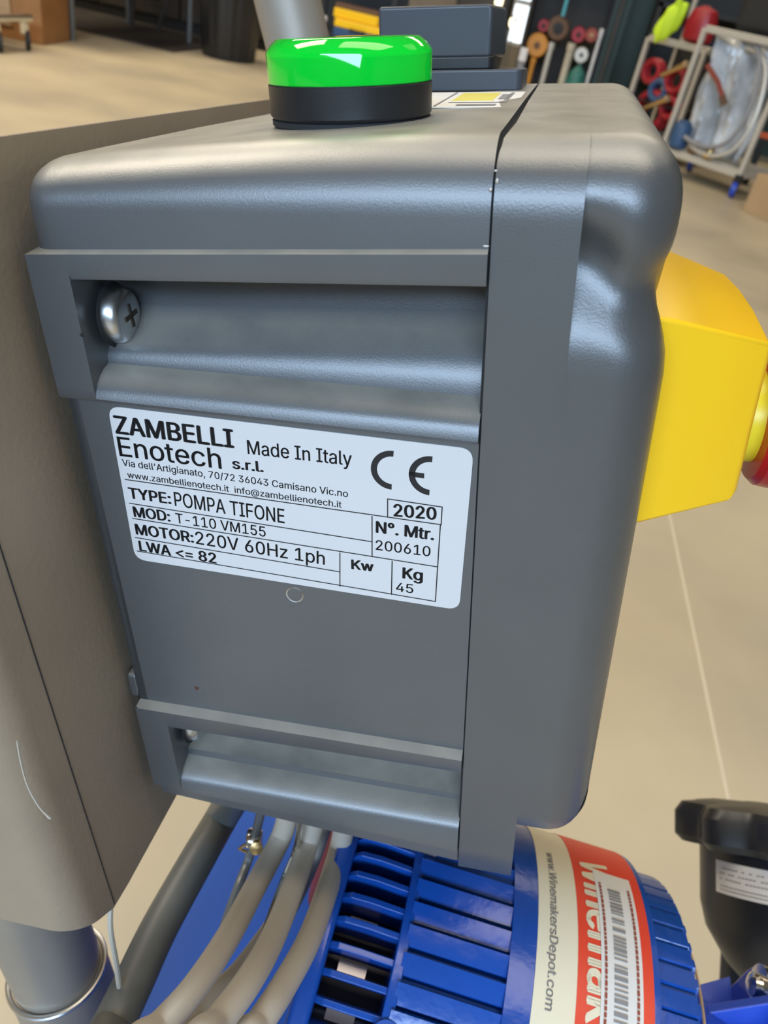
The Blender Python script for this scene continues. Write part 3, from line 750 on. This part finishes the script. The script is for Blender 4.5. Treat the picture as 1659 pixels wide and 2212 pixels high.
# ================================================================== CABLES
from_px = []
def cab(name, label, pts, r, m, cat='cable', group=None, n=20):
    p0 = Vector(pts[-1]); o = thing(name, label, cat, group, p0)
    link('sheath', tube([p - p0 for p in smooth_path(pts, 8)], r, n), m, o); return o
CABLES = []
gl = enc
def below_box(x, y): return tuple(pt_box((x, y, -214.5)))
cab('control_cable', 'thick pale grey cable nearest the handle of the three bent under the grey box', [below_box(-72.5, 166), (-0.0268, 0.1626, 0.6816), (-0.0293, 0.1367, 0.6846), (-0.0303, 0.1144, 0.6962), (-0.0328, 0.0956, 0.705), (-0.0373, 0.0836, 0.7067), (-0.0451, 0.0703, 0.7038), (-0.06, 0.04, 0.62), (-0.07, -0.01, 0.35), (-0.07, -0.02, 0.02)], 0.0040, 'cable', 'cable', None)
cab('control_cable', 'pale grey cable in the middle of the three under the grey box', [below_box(-62.5, 167), (-0.0167, 0.1639, 0.6815), (-0.0162, 0.139, 0.6903), (-0.0165, 0.1162, 0.7013), (-0.0181, 0.0972, 0.7149), (-0.0216, 0.0835, 0.7207), (-0.027, 0.0694, 0.7218), (-0.04, 0.03, 0.64), (-0.05, -0.01, 0.35), (-0.05, -0.02, 0.02)], 0.0040, 'cable', 'cable', None)
cab('control_cable', 'pale grey cable closest to the motor grille under the grey box', [below_box(-52.5, 168), (-0.0049, 0.1681, 0.6778), (-0.0048, 0.1469, 0.6827), (-0.0057, 0.1235, 0.6932), (-0.0085, 0.1055, 0.7016), (-0.0118, 0.0917, 0.707), (-0.0175, 0.0785, 0.7028), (-0.03, 0.03, 0.62), (-0.04, -0.01, 0.35), (-0.04, -0.02, 0.02)], 0.0040, 'cable', 'cable', None)
cab('rear_cable', 'shaded grey cable running deeper behind the bent cables', [below_box(-60, 182), (-0.0153, 0.1802, 0.6503), (-0.018, 0.1498, 0.6565), (-0.0245, 0.1213, 0.6658), (-0.0292, 0.1084, 0.6718), (-0.0315, 0.0989, 0.6739), (-0.0373, 0.0813, 0.6741), (-0.05, 0.03, 0.6), (-0.06, -0.01, 0.35), (-0.06, -0.02, 0.02)], 0.0042, 'cable', 'cable')
cab('power_cable', 'dark grey power cable running down to the lower left beside the plate', [below_box(-90, 176), (-0.0545, 0.1774, 0.6592), (-0.0565, 0.1567, 0.6593), (-0.0592, 0.129, 0.6576), (-0.0589, 0.1073, 0.6598), (-0.0589, 0.0951, 0.6609), (-0.0611, 0.0724, 0.6548), (-0.085, 0.02, 0.52), (-0.09, -0.01, 0.35), (-0.09, -0.02, 0.02)], 0.0068, 'hose')
cab('pull_wire', 'thin shiny wire beside the middle grey cable', [below_box(-67, 160), (-0.0201, 0.1578, 0.6839), (-0.0207, 0.1454, 0.6827), (-0.0209, 0.1349, 0.6829), (-0.021, 0.1236, 0.683), (-0.0219, 0.115, 0.6847), (-0.0225, 0.1077, 0.6816), (-0.023, 0.10, 0.64)], 0.0011, 'chrome', 'wire', None, 8)
cab('control_rod', 'thin steel rod standing on the blue tray behind the grey cables', [tuple(pt_box((-83, 176, -214.5))), (-0.0382, 0.1656, 0.6613), (-0.0385, 0.1528, 0.6544), (-0.0387, 0.1413, 0.6487), (-0.0378, 0.1319, 0.6444), (-0.036, 0.12, 0.60), (-0.036, 0.115, 0.523)], 0.0018, 'legs', 'rod', None, 10)
# cable glands on the box's underside
for x, y in ((-72.5, 168), (-61.5, 169), (-51, 170), (-58, 184), (-90, 180)):
    m = Matrix.Translation(Vector((x, y, -217)) - Vector(BASE))
    link('cable_gland', lathe([(6.5 if x > -90 else 8.5, 0), (6.5 if x > -90 else 8.5, 5)], 12, m), 'grey', enc)
# small metal clip with screws on the rod
cl = thing('rod_clamp', 'small bright steel clamp at the top of the thin rod', 'clamp', None, (-0.038, 0.1665, 0.6655))
link('jaw', lathe([(0.0035, -0.003), (0.0042, -0.002), (0.0042, 0.002), (0.0035, 0.003)], 20, axis_m((0, 0, 0), (1, 0.2, 0.1))), 'chrome', cl)
link('screw', lathe([(0.0022, 0), (0.0026, 0.003), (0.001, 0.0035)], 14, axis_m((0.002, -0.003, 0.002), (0.2, -0.8, 0.5))), 'brass', cl)
link('tail', tube([(-0.002, 0, -0.003), (-0.005, -0.002, -0.006), (-0.001, -0.002, -0.007)], 0.0008, 8), 'brass', cl)

# metal tabs, brick-red cover and white tag between box and motor
br = thing('bracket', 'steel bracket tabs bolted on the motor just under the grey box', 'bracket', None, (0.032, 0.178, 0.668))
link('tab', box((-0.006, 0, 0.006), (0.010, 0.003, 0.030), Matrix.Rotation(0.5, 3, 'X')), 'shade', br, bevel=0.0005)
tag(link('tab', box((0.012, 0.002, 0.006), (0.012, 0.003, 0.026), Matrix.Rotation(0.5, 3, 'X')), 'brown', br, bevel=0.0005), 'brown stained tab')
link('bolt', lathe([(0.0028, 0), (0.0030, 0.002), (0.0018, 0.003)], 14, axis_m((-0.003, -0.009, -0.003), (0, -0.5, 0.8))), 'chrome', br)
link('bolt', lathe([(0.0028, 0), (0.0030, 0.002), (0.0018, 0.003)], 14, axis_m((0.003, -0.004, 0.006), (0, -0.5, 0.8))), 'chrome', br)
bc2 = thing('terminal_cover', 'brick red rounded cover showing between grey box and motor', 'cover', None, (0.008, 0.225, 0.523))
link('cover', prism(rrect(0.05, 0.05, 0.012, 5), 0, 0.135, Matrix.Translation((0, 0.016, 0))), 'purple', bc2, bevel=0.003)
wt = thing('paper_tag', 'small crumpled white tag under the edge of the grey box', 'tag', None, (0.016, 0.180, 0.672))
bm = bmesh.new(); g = [[bm.verts.new((0.007 * (i - 1.5), 0.003 * j - 0.002 * (i % 2), 0.002 * math.sin(i * 1.7 + j) - 0.004 * j + 0.004)) for j in range(3)] for i in range(4)]
for i in range(3):
    for j in range(2): bm.faces.new((g[i][j], g[i + 1][j], g[i + 1][j + 1], g[i][j + 1]))
o = link('sheet', bm, 'paper', wt); sd = o.modifiers.new('s', 'SOLIDIFY'); sd.thickness = 0.0006
link('yellow_corner', box((-0.012, 0.001, 0.003), (0.005, 0.004, 0.001)), 'yprint', wt)

# ================================================================== BACKGROUND, LEFT
def put(name, label, cat, loc, parts, group=None, rz=0):
    o = thing(name, label, cat, group, loc, None, rz)
    for p in parts: link(p[0], p[1], p[2], o, **(p[3] if len(p) > 3 else {}))
    return o
# work table with grey legs, far left
put('work_table', 'long table on thin grey legs between cardboard panel and black bin', 'table', (-3.74, 7.1, 0), [
    ('tabletop', box((-0.2, 0.4, 0.86), (1.0, 2.0, 0.04)), 'wood', dict(bevel=0.005)),
    ('leg', tube([(-0.19, -0.50, 0), (-0.19, -0.50, 0.84)], 0.022, 14), 'legs'), ('leg', tube([(0.19, 0.885, 0), (0.19, 0.885, 0.84)], 0.022, 14), 'legs'),
    ('leg', tube([(-0.62, 1.25, 0), (-0.62, 1.25, 0.84)], 0.022, 14), 'legs'), ('leg', tube([(-0.62, -0.50, 0), (-0.62, -0.50, 0.84)], 0.022, 14), 'legs')])
# dark brown stool under the table
put('stool', 'dark brown stool with slanted legs standing under the table', 'stool', (-4.18, 8.2, 0), [
    ('seat', lathe([(0.19, 0.60), (0.20, 0.62), (0.20, 0.65), (0.17, 0.67)], 28), 'dark'),
    ('leg', tube([(0.03, -0.18, 0), (0.03, -0.13, 0.6)], 0.018, 10), 'dark'), ('leg', tube([(-0.16, 0.15, 0), (-0.10, 0.10, 0.6)], 0.018, 10), 'dark'),
    ('leg', tube([(0.22, -0.02, 0), (0.25, -0.03, 0.14), (0.36, -0.02, 0.36), (0.14, -0.02, 0.6)], 0.018, 10), 'dark'), ('footrest', torus(0.16, 0.010, 28, 8, Matrix.Translation((0.05, 0, 0.28))), 'dark')])
# orange wood cabinet + trolley with caster at the far left
put('wood_cabinet', 'orange brown wooden cabinet at the far left edge behind the trolley', 'cabinet', (-4.42, 6.2, 0), [
    ('body', box((0, 0, 0.55), (1.10, 0.50, 1.10)), 'wood', dict(bevel=0.006)), ('door', box((0.02, -0.26, 0.56), (0.62, 0.02, 0.95)), 'card', dict(bevel=0.004))], rz=0.15)
tl = put('trolley', 'low chrome trolley on a swivel caster at the far left edge', 'trolley', (-3.90, 5.55, 0), [
    ('deck', box((-0.22, 0, 0.20), (0.80, 0.42, 0.05)), 'chrome', dict(bevel=0.02)), ('upper_rail', tube(smooth_path([(-0.62, -0.20, 0.27), (0.0, -0.20, 0.27), (0.14, -0.20, 0.235)]), 0.014, 10), 'chrome'),
    ('crate', box((-0.28, 0.05, 0.095), (0.32, 0.2, 0.11)), 'brown', dict(bevel=0.01))])
for x, y in ((0.13, -0.16), (0.13, 0.16), (-0.55, -0.16), (-0.55, 0.16)):
    c = link('caster', lathe([(0.03, -0.016), (0.060, -0.014), (0.062, 0), (0.060, 0.014), (0.03, 0.016)], 24, axis_m((x + 0.02, y, 0.062), (0.75, 0.6, 0))), 'darker', tl)
    link('fork', box((x, y, 0.135), (0.05, 0.05, 0.085)), 'chrome', c, bevel=0.01)
    link('hub_cap', lathe([(0.028, 0.017), (0.020, 0.022), (0.002, 0.024)], 16, axis_m((x + 0.02, y, 0.062), (-0.75, -0.6, 0))), 'chrome', c)
# dark counter along the far wall
o = put('dark_counter', 'long dark brown counter against the far wall behind the table', 'counter', (-4.9, 9.15, 0), [
    ('plinth', box((0, 0, 0.05), (5.2, 0.7, 0.10)), 'darker', {}), ('worktop', box((0, 0, 0.95), (5.5, 0.86, 0.05)), 'dark', dict(bevel=0.006))])
for k in range(6): link('door', box((-2.25 + 0.9 * k, -0.01, 0.51), (0.88, 0.80, 0.82)), 'dark', o, bevel=0.01)
put('floor_mat', 'dark rubber mat on the floor under the table', 'mat', (-4.5, 7.95, 0), [('mat', box((0, 0, 0.006), (2.3, 1.5, 0.012)), 'dark', dict(bevel=0.003))])
# black waste bin
put('waste_bin', 'tall ribbed black waste bin on the concrete floor', 'bin', (-3.02, 7.65, 0), [
    ('body', lathe([(0.225, 0.0), (0.235, 0.02), (0.30, 0.72), (0.30, 0.74)], 96, None, lambda a, z: 1 + 0.018 * math.cos(16 * a)), 'black'),
    ('rim', torus(0.305, 0.018, 40, 8, Matrix.Translation((0, 0, 0.74))), 'black')])
# ================================================================== BACKGROUND, MIDDLE
ms = put('storage_rack', 'dark low storage rack behind the rear handle with yellow boxes', 'rack', (-1.55, 6.3, 0), [
    ('shelf', box((0, 0, 0.10), (0.62, 0.45, 0.03)), 'darker', {}), ('shelf', box((0, 0, 0.46), (0.62, 0.45, 0.03)), 'darker', {}), ('shelf', box((0, 0, 1.0), (0.62, 0.45, 0.03)), 'darker', {}),
    ('back_panel', box((0, 0.215, 0.55), (0.62, 0.02, 1.1)), 'darker', {})])
for x in (-0.30, 0.30):
    for y in (-0.21, 0.20): link('post', box((x, y, 0.56), (0.03, 0.03, 1.12)), 'darker', ms)
put('yellow_case', 'yellow and navy tool case lying on the dark storage rack', 'case', (-1.47, 6.19, 0.476), [('lower_shell', box((0, 0, 0.03), (0.36, 0.20, 0.06)), 'bluecl', dict(bevel=0.008)), ('upper_shell', box((0, 0, 0.085), (0.36, 0.20, 0.05)), 'yellow', dict(bevel=0.01)), ('handle', tube([(-0.05, -0.10, 0.06), (-0.05, -0.13, 0.06), (0.05, -0.13, 0.06), (0.05, -0.10, 0.06)], 0.008, 8), 'darker')], rz=-0.1)
put('yellow_case', 'smaller yellow case stacked crookedly on the yellow and navy one', 'case', (-1.50, 6.2, 0.586), [('shell', box((0, 0, 0.03), (0.34, 0.17, 0.06)), 'yellow', dict(bevel=0.01)), ('lid', box((0, 0, 0.075), (0.33, 0.16, 0.03)), 'brown', dict(bevel=0.008))], rz=-0.18)
put('cap_bottle', 'small bottle with white cap at the left end of the storage rack', 'bottle', (-1.74, 6.15, 0.476), [('bottle', lathe([(0.03, 0), (0.032, 0.01), (0.032, 0.05), (0.015, 0.07)], 16), 'darker'), ('cap', lathe([(0.016, 0.07), (0.018, 0.075), (0.018, 0.10), (0.01, 0.105)], 16), 'paper')])
# hanging lamps and dim machinery, far right of middle
hl = put('machine_cabinet', 'tall dark machine cabinet behind the black switch', 'cabinet', (-1.05, 9.9, 0), [('body', box((0, 0, 0.9), (0.55, 0.6, 1.8)), 'darker', dict(bevel=0.01)), ('door', box((0.0, -0.31, 0.9), (0.48, 0.02, 1.6)), 'dark', dict(bevel=0.004))])
for i, (x, z, w, lb) in enumerate(((-0.875, 0.86, 0.040, 'largest and highest of the three warm work lamps near the window'), (-0.705, 0.69, 0.020, 'left one of the two small warm lamps beside the window'), (-0.665, 0.655, 0.022, 'right one of the two small warm lamps beside the window'))):
    put('work_lamp', lb, 'lamp', (x, 9.45, 0), [('bulb', lathe([(w * .3, z - w * 2.1), (w, z - w), (w, z + w), (w * .5, z + w * 2)], 16), 'lamp'), ('stand', tube([(0, 0.02, 0), (0, 0.02, z - w * 2)], 0.008, 8), 'shade'), ('shade', lathe([(w * 1.0, z + w * 1.9), (w * .4, z + w * 3.4), (0.006, z + w * 3.6)], 16), 'shade')], 'warm work lamps by the window')
# ================================================================== BACKGROUND, RIGHT: fittings rack
fr = put('fittings_rack', 'dark open rack packed with coils, tubes and fittings left of the green column', 'rack', (-0.10, 9.25, 0), [('back_panel', box((0, 0.24, 0.8), (0.86, 0.02, 1.6)), 'dark', {}), ('shelf', box((0, 0, 0.07), (0.86, 0.5, 0.03)), 'dark', {}), ('shelf', box((0, 0, 1.20), (0.86, 0.5, 0.03)), 'dark', {})])
for x in (-0.42, 0.42): link('post', box((x, 0.0, 0.8), (0.03, 0.48, 1.6)), 'dark', fr)
def disc(name, label, cat, x, z, r, m, y=9.2, t=0.05, hole=0.0, mh='darker', grp=None):
    mm = axis_m((0, 0, 0), (0, -1, 0))
    ps = [('disc', lathe([(r * .9, -t), (r, -t * .8), (r, t * .8), (r * .9, t)], 32, mm), m)]
    if hole: ps.append(('core', lathe([(hole, t), (hole, t + 0.01), (hole * .6, t + 0.012)], 20, mm), mh))
    ps.append(('hook', tube([(0, 0, r * .2), (0, 0.14, r * .25), (0, 0.30, r * .25)], 0.008, 8), 'shade'))
    return put(name, label, cat, (x, y, z), ps, grp)
disc('hose_reel', 'round orange reel hanging at the left of the fittings rack', 'reel', -0.375, 0.56, 0.105, 'orange', 9.13, hole=0.03, mh='brown')
disc('leather_coil', 'large brown coil hanging above the steel tube', 'coil', -0.215, 0.735, 0.105, 'brown', 9.14, hole=0.05)
disc('red_reel', 'dull red reel left of the brown coil', 'reel', -0.36, 0.73, 0.055, 'hred', 9.15, hole=0.02)
disc('red_reel', 'bright red reel above the cream tube', 'reel', -0.005, 0.72, 0.07, 'hred', 9.15, hole=0.02)
disc('copper_reel', 'copper brown reel with cream rim near the green column', 'reel', 0.12, 0.74, 0.062, 'purple', 9.13, hole=0.02, mh='card')
disc('white_disc', 'off-white round disc with dark slot under the copper reel', 'disc', 0.075, 0.56, 0.070, 'frame', 9.13, hole=0.018)
def stick(name, label, cat, x, z0, z1, r, m, y=9.16, lean=0.0):
    put(name, label, cat, (x, y, z0), [('tube', tube([(0, 0, 0), (lean, 0, z1 - z0)], r, 18), m), ('collar', tube([(lean * .9, 0, (z1 - z0) * .9), (lean, 0, z1 - z0 + 0.01)], r * 1.2, 18), m)])
stick('steel_tube', 'pale steel tube standing in the fittings rack', 'tube', -0.235, 0.085, 0.60, 0.028, 'frame', 9.11)
stick('cream_tube', 'cream coloured tube standing in the fittings rack', 'tube', -0.04, 0.085, 0.63, 0.036, 'cream', 9.10)
stick('copper_tube', 'short copper orange tube under the orange reel', 'tube', -0.375, 0.085, 0.44, 0.026, 'orange', 9.10)
stick('cyan_tube', 'cyan plastic tube in the upper part of the fittings rack', 'tube', -0.20, 0.84, 1.12, 0.018, 'cyan', 9.05)
link('hook', tube([(0, 0, 0), (0, 0.4, 0)], 0.01, 8), 'shade', bpy.data.objects['cyan_tube'])
stick('white_tube', 'white tube hanging beside the copper reel', 'tube', 0.205, 0.085, 0.80, 0.018, 'paper', 9.12)
put('teal_net_bag', 'crumpled teal net bag on the bottom shelf of the fittings rack', 'bag', (0.09, 9.10, 0.085), [('bag', lathe([(0.05, 0), (0.09, 0.04), (0.10, 0.18), (0.08, 0.32), (0.03, 0.38), (0.02, 0.40)], 32, None, lambda a, z: 1 + .09 * math.sin(5 * a + 20 * z)), 'teal'), ('tie', torus(0.032, 0.006, 16, 6, Matrix.Translation((0, 0, 0.375))), 'darker')])
put('grey_pouch', 'pale grey pouch leaning low on the fittings rack beside the window', 'pouch', (-0.48, 9.02, 0.0), [('pouch', box((0, 0, 0.26), (0.07, 0.06, 0.52), None), 'grey2', dict(bevel=0.02)), ('flap', box((0, -0.02, 0.46), (0.075, 0.05, 0.12)), 'paper', dict(bevel=0.01))])
# green column + green wall panel
structure(link('trim_2', box((0.335, 9.25, 3.0), (0.145, 0.16, 6.0)), 'green', smooth=False))
structure(link('trim_3', box((3.70, 9.75, 1.5), (6.55, 0.10, 3.0)), 'green', smooth=False))
structure(link('trim_4', box((0.255, 9.28, 3.0), (0.03, 0.20, 6.0)), 'darker', smooth=False))
put('dark_shelving', 'black shelving against the green wall behind the wheeled racks', 'shelving', (1.6, 9.3, 0), [('shelf', box((0.1, 0, 0.52), (2.1, 0.5, 0.04)), 'darker', {}), ('back_panel', box((0.1, 0.26, 1.15), (2.1, 0.02, 1.3)), 'darker', {}), ('shelf', box((0.1, 0, 1.1), (2.1, 0.5, 0.04)), 'darker', {}), ('side_panel', box((-0.93, 0, 0.9), (0.04, 0.5, 1.8)), 'darker', {}), ('side_panel', box((1.13, 0, 0.9), (0.04, 0.5, 1.8)), 'darker', {})])

# wheeled rack frames
def frame_bar(a, b, w=0.035): return tube([a, b], w / 2, 4)
def rack(name, label, base, ang, w, d, z0, zt, m, casters=True, mids=()):
    o = thing(name, label, 'rack', None, base, None, ang)
    P = [(0, 0), (w, 0), (w, d), (0, d)]
    for x, y in P: link('post', box((x, y, (z0 + zt) / 2), (0.034, 0.034, zt - z0)), m, o, bevel=0.004)
    for z in (z0, zt) + tuple(mids):
        for i in range(4):
            a, b = P[i], P[(i + 1) % 4]; cx, cy = (a[0] + b[0]) / 2, (a[1] + b[1]) / 2
            s = (w - 0.036, 0.03, 0.045) if a[1] == b[1] else (0.03, d - 0.036, 0.045)
            link('rail', box((cx, cy, z), s), m, o, bevel=0.004)
    if casters:
        for x, y in P:
            c = link('caster', lathe([(0.03, -0.02), (0.055, -0.018), (0.058, 0), (0.055, 0.018), (0.03, 0.02)], 24, axis_m((x, y, 0.058), (0.9, 0.3, 0))), 'blue2', o)
            link('fork', box((x, y, (0.09 + z0) / 2), (0.05, 0.045, z0 - 0.09)), 'darker', c, bevel=0.006)
    return o
RA = math.atan2(-0.45, 0.55)
rk = rack('wheeled_rack', 'galvanised frame rack on blue casters holding clear plastic and hoses', (0.87, 6.95, 0), RA, 0.70, 0.50, 0.16, 0.98, 'frame')
link('floor_panel', box((0.35, 0.25, 0.19), (0.66, 0.46, 0.012)), 'frame', rk)
def RK(x, y, z): c, s = math.cos(RA), math.sin(RA); return (0.87 + c * x - s * y, 6.95 + s * x + c * y, z)
# crumpled clear plastic sheet hanging in the rack
bm = bmesh.new(); g = []
for i in range(22):
    row = []
    for j in range(16):
        u, v = i / 21, j / 15
        row.append(bm.verts.new((0.04 + 0.60 * u * (0.94 + .06 * math.sin(v * 5)), 0.10 + 0.05 * math.sin(u * 17 + v * 3) + 0.035 * math.sin(u * 31 + v * 9) + 0.03 * v, 0.74 * v)))
    g.append(row)
for i in range(21):
    for j in range(15): bm.faces.new((g[i][j], g[i + 1][j], g[i + 1][j + 1], g[i][j + 1]))
o = link('sheet', bm, 'plasticsheet', thing('plastic_sheet', 'crumpled clear plastic sheet hanging inside the galvanised rack', 'sheet', None, RK(0, 0, 0.215), None, RA)); sd = o.modifiers.new('s', 'SOLIDIFY'); sd.thickness = 0.003
put('blue_drum', 'small blue round drum in the lower left corner of the galvanised rack', 'drum', RK(0.10, 0.02, 0.1965 - 0.0), [('drum', lathe([(0.055, 0), (0.068, 0.015), (0.070, 0.15), (0.055, 0.175), (0.02, 0.18)], 28), 'bluecl'), ('lid', lathe([(0.05, 0.175), (0.05, 0.19), (0.02, 0.195)], 24), 'bluecl')])
put('brass_coupling', 'brown brass coupling beside the blue drum', 'coupling', RK(0.25, 0.02, 0.1965), [('body', lathe([(0.035, 0), (0.045, 0.02), (0.03, 0.05), (0.035, 0.08), (0.02, 0.085)], 20), 'brown'), ('nut', lathe([(0.04, 0.03), (0.04, 0.045)], 6), 'brass')])
put('brass_coupling', 'shiny pale brass coupling nearest the hoses in the rack', 'coupling', RK(0.40, 0.00, 0.1965), [('body', lathe([(0.035, 0), (0.045, 0.02), (0.03, 0.05), (0.035, 0.085), (0.02, 0.09)], 20), 'brass'), ('nut', lathe([(0.04, 0.03), (0.04, 0.045)], 6), 'brass')])
hp = [(0.22, -0.005, 0.25), (0.32, -0.02, 0.225), (0.46, -0.03, 0.23), (0.58, -0.02, 0.30), (0.63, 0.0, 0.45), (0.62, 0.02, 0.62), (0.56, 0.04, 0.80), (0.46, 0.05, 0.90), (0.34, 0.05, 0.92)]
for i, (dx, dz, lb) in enumerate(((0, 0, 'outer grey hose looping along the right side of the rack'), (-0.055, 0.05, 'inner grey hose looping along the right side of the rack'))):
    b0 = Vector(RK(0.4, 0, 0.215)); o = thing('grey_hose', lb, 'hose', None, b0, None, RA)
    link('hose', tube(smooth_path([Vector((p[0] + dx - 0.4, p[1] - 0.02 * i, p[2] + dz * (1 - abs(p[0] - .4)) - 0.215)) for p in hp]), 0.016, 10), 'frame' if i == 0 else 'grey2', o)
put('brown_handle', 'brown wooden handle poking out of the clear plastic', 'tool', RK(0.24, -0.01, 0.68), [('handle', tube([(-0.10, 0, 0.09), (0.02, 0, 0.0), (0.10, 0, -0.10)], 0.018, 12), 'purple'), ('ferrule', tube([(0.08, 0, -0.075), (0.12, 0, -0.125)], 0.024, 12), 'brown')])

rl = rack('hose_rack', 'pale steel rack with red hoses left of the galvanised rack', (0.56, 7.75, 0), RA, 0.55, 0.45, 0.14, 0.84, 'frame', True, ())
link('tall_post', box((0.02, 0.45, 0.9), (0.03, 0.03, 1.6)), 'frame', rl)
link('floor_panel', box((0.27, 0.22, 0.165), (0.52, 0.42, 0.012)), 'frame', rl)
link('back_panel', box((0.27, 0.43, 0.50), (0.50, 0.01, 0.62)), 'darker', rl)
def RL(x, y, z): c, s = math.cos(RA), math.sin(RA); return (0.56 + c * x - s * y, 7.75 + s * x + c * y, z)
def coil(label, p, r, m, tr_=0.03, n=3, cat='hose', name='red_hose', grp=None):
    o = thing(name, label, cat, grp, p, None, RA)
    mm = axis_m((0, 0, r + tr_), (0, 1, 0))
    for k in range(n): link('coil_turn', torus(r, tr_, 32, 10, mm @ Matrix.Translation((0, 0, (k - (n - 1) / 2) * tr_ * 1.9))), m, o)
coil('large dark red hose coil standing at the bottom of the pale rack', RL(0.17, 0.16, 0.172), 0.135, 'hred')
wheel = put('wheel', 'black wheel with yellow hub in front of the red hose coil', 'wheel', RL(0.20, -0.10, 0.09), [('tyre', lathe([(0.055, -0.03), (0.105, -0.028), (0.118, -0.012), (0.118, 0.012), (0.105, 0.028), (0.055, 0.03)], 36, axis_m((0, 0, 0.118), (0, -1, 0))), 'darker'), ('hub', lathe([(0.045, 0.02), (0.045, 0.034), (0.018, 0.042), (0.002, 0.042)], 8, axis_m((0, 0, 0.118), (0, -1, 0))), 'yellow2'), ('axle', lathe([(0.012, -0.10), (0.012, 0.05)], 12, axis_m((0, 0, 0.118), (0, -1, 0))), 'shade')], rz=RA)
for i, (x, z, r, m, lb) in enumerate(((0.08, 0.62, 0.075, 'hred', 'red hose coil at the upper left of the pale rack'), (0.33, 0.60, 0.08, 'hred', 'red hose coil at the upper right of the pale rack'), (0.20, 0.50, 0.07, 'bluecl', 'navy hose coil between the red ones'), (0.36, 0.40, 0.07, 'hred', 'small red hose coil low at the right of the pale rack'))):
    b = RL(x, 0.10, z - r - .03); coil(lb, b, r, m, 0.026, 2, name='hose_coil'); 
link('inner_shelf', box((0.27, 0.2, 0.40), (0.5, 0.3, 0.012)), 'darker', rl)
for i, (x, z, lb) in enumerate(((0.36, 0.66, 'upper pale wooden handle crossing the pale rack'), (0.30, 0.40, 'lower pale wooden handle crossing the pale rack'))):
    put('wooden_handle', lb, 'tool', RL(x, -0.04, z), [('handle', tube([(-0.10, 0, -0.05), (0.08, 0, 0.06)], [0.016, 0.024], 12), 'brass'), ('tip', tube([(0.08, 0, 0.06), (0.10, 0, 0.072)], 0.028, 12), 'card')], rz=RA)
# cloths and bag on top
bm = bmesh.new(); bmesh.ops.create_icosphere(bm, subdivisions=3, radius=1)
for v in bm.verts:
    q = v.co.copy(); v.co = Vector((q.x * 0.085 + 0.05 * q.z, q.y * 0.05, q.z * 0.15)) * (1 + 0.10 * math.sin(9 * q.x + 4 * q.z))
shift(bm, (0, 0, 0.135)); lv = thing('safety_vest', 'bright lime safety vest hanging on the corner of the pale rack', 'vest', None, (0.66, 7.50, 0.84)); link('vest', bm, 'lime', lv)
link('strap', tube([(0.0, -0.03, 0.25), (0.03, -0.04, 0.33), (0.06, 0, 0.36)], 0.012, 8), 'lime', lv)
put('red_bag', 'red bag with black straps on the top of the racks', 'bag', RL(0.36, 0.12, 0.864), [('bag', lathe([(0.06, 0), (0.11, 0.03), (0.12, 0.14), (0.09, 0.23), (0.03, 0.26)], 28, None, lambda a, z: 1 + .1 * math.cos(2 * a)), 'hred'), ('strap', torus(0.09, 0.014, 24, 8, axis_m((0, -0.03, 0.17), (0, -1, 0.3))), 'darker')], rz=RA)
put('black_bag', 'large black bag standing on top of the galvanised rack', 'bag', RK(0.42, 0.24, 1.005), [('bag', box((0, 0, 0.17), (0.52, 0.34, 0.34)), 'darker', dict(bevel=0.05, seg=4)), ('handle', torus(0.08, 0.012, 24, 8, axis_m((0, -0.1, 0.36), (0, -1, 0.2))), 'darker')], rz=RA)
put('orange_bar', 'bright orange steel bar lying low beside the galvanised rack', 'bar', (1.75, 7.3, 0), [('bar', box((0.3, 0, 0.375), (0.9, 0.05, 0.04)), 'orangebar', dict(bevel=0.006)), ('foot', box((-0.1, 0, 0.178), (0.05, 0.05, 0.355)), 'darker', {}), ('foot', box((0.7, 0, 0.178), (0.05, 0.05, 0.355)), 'darker', {})], rz=-0.3)
put('cardboard_box', 'cardboard box on the floor at the right edge', 'box', (1.80, 6.12, 0), [('carton', box((0.0, 0.0, 0.125), (0.62, 0.42, 0.25)), 'card', dict(bevel=0.004)), ('flap', box((0.0, -0.26, 0.235), (0.60, 0.12, 0.006), Matrix.Rotation(0.5, 3, 'X')), 'card', {})], rz=0.7)
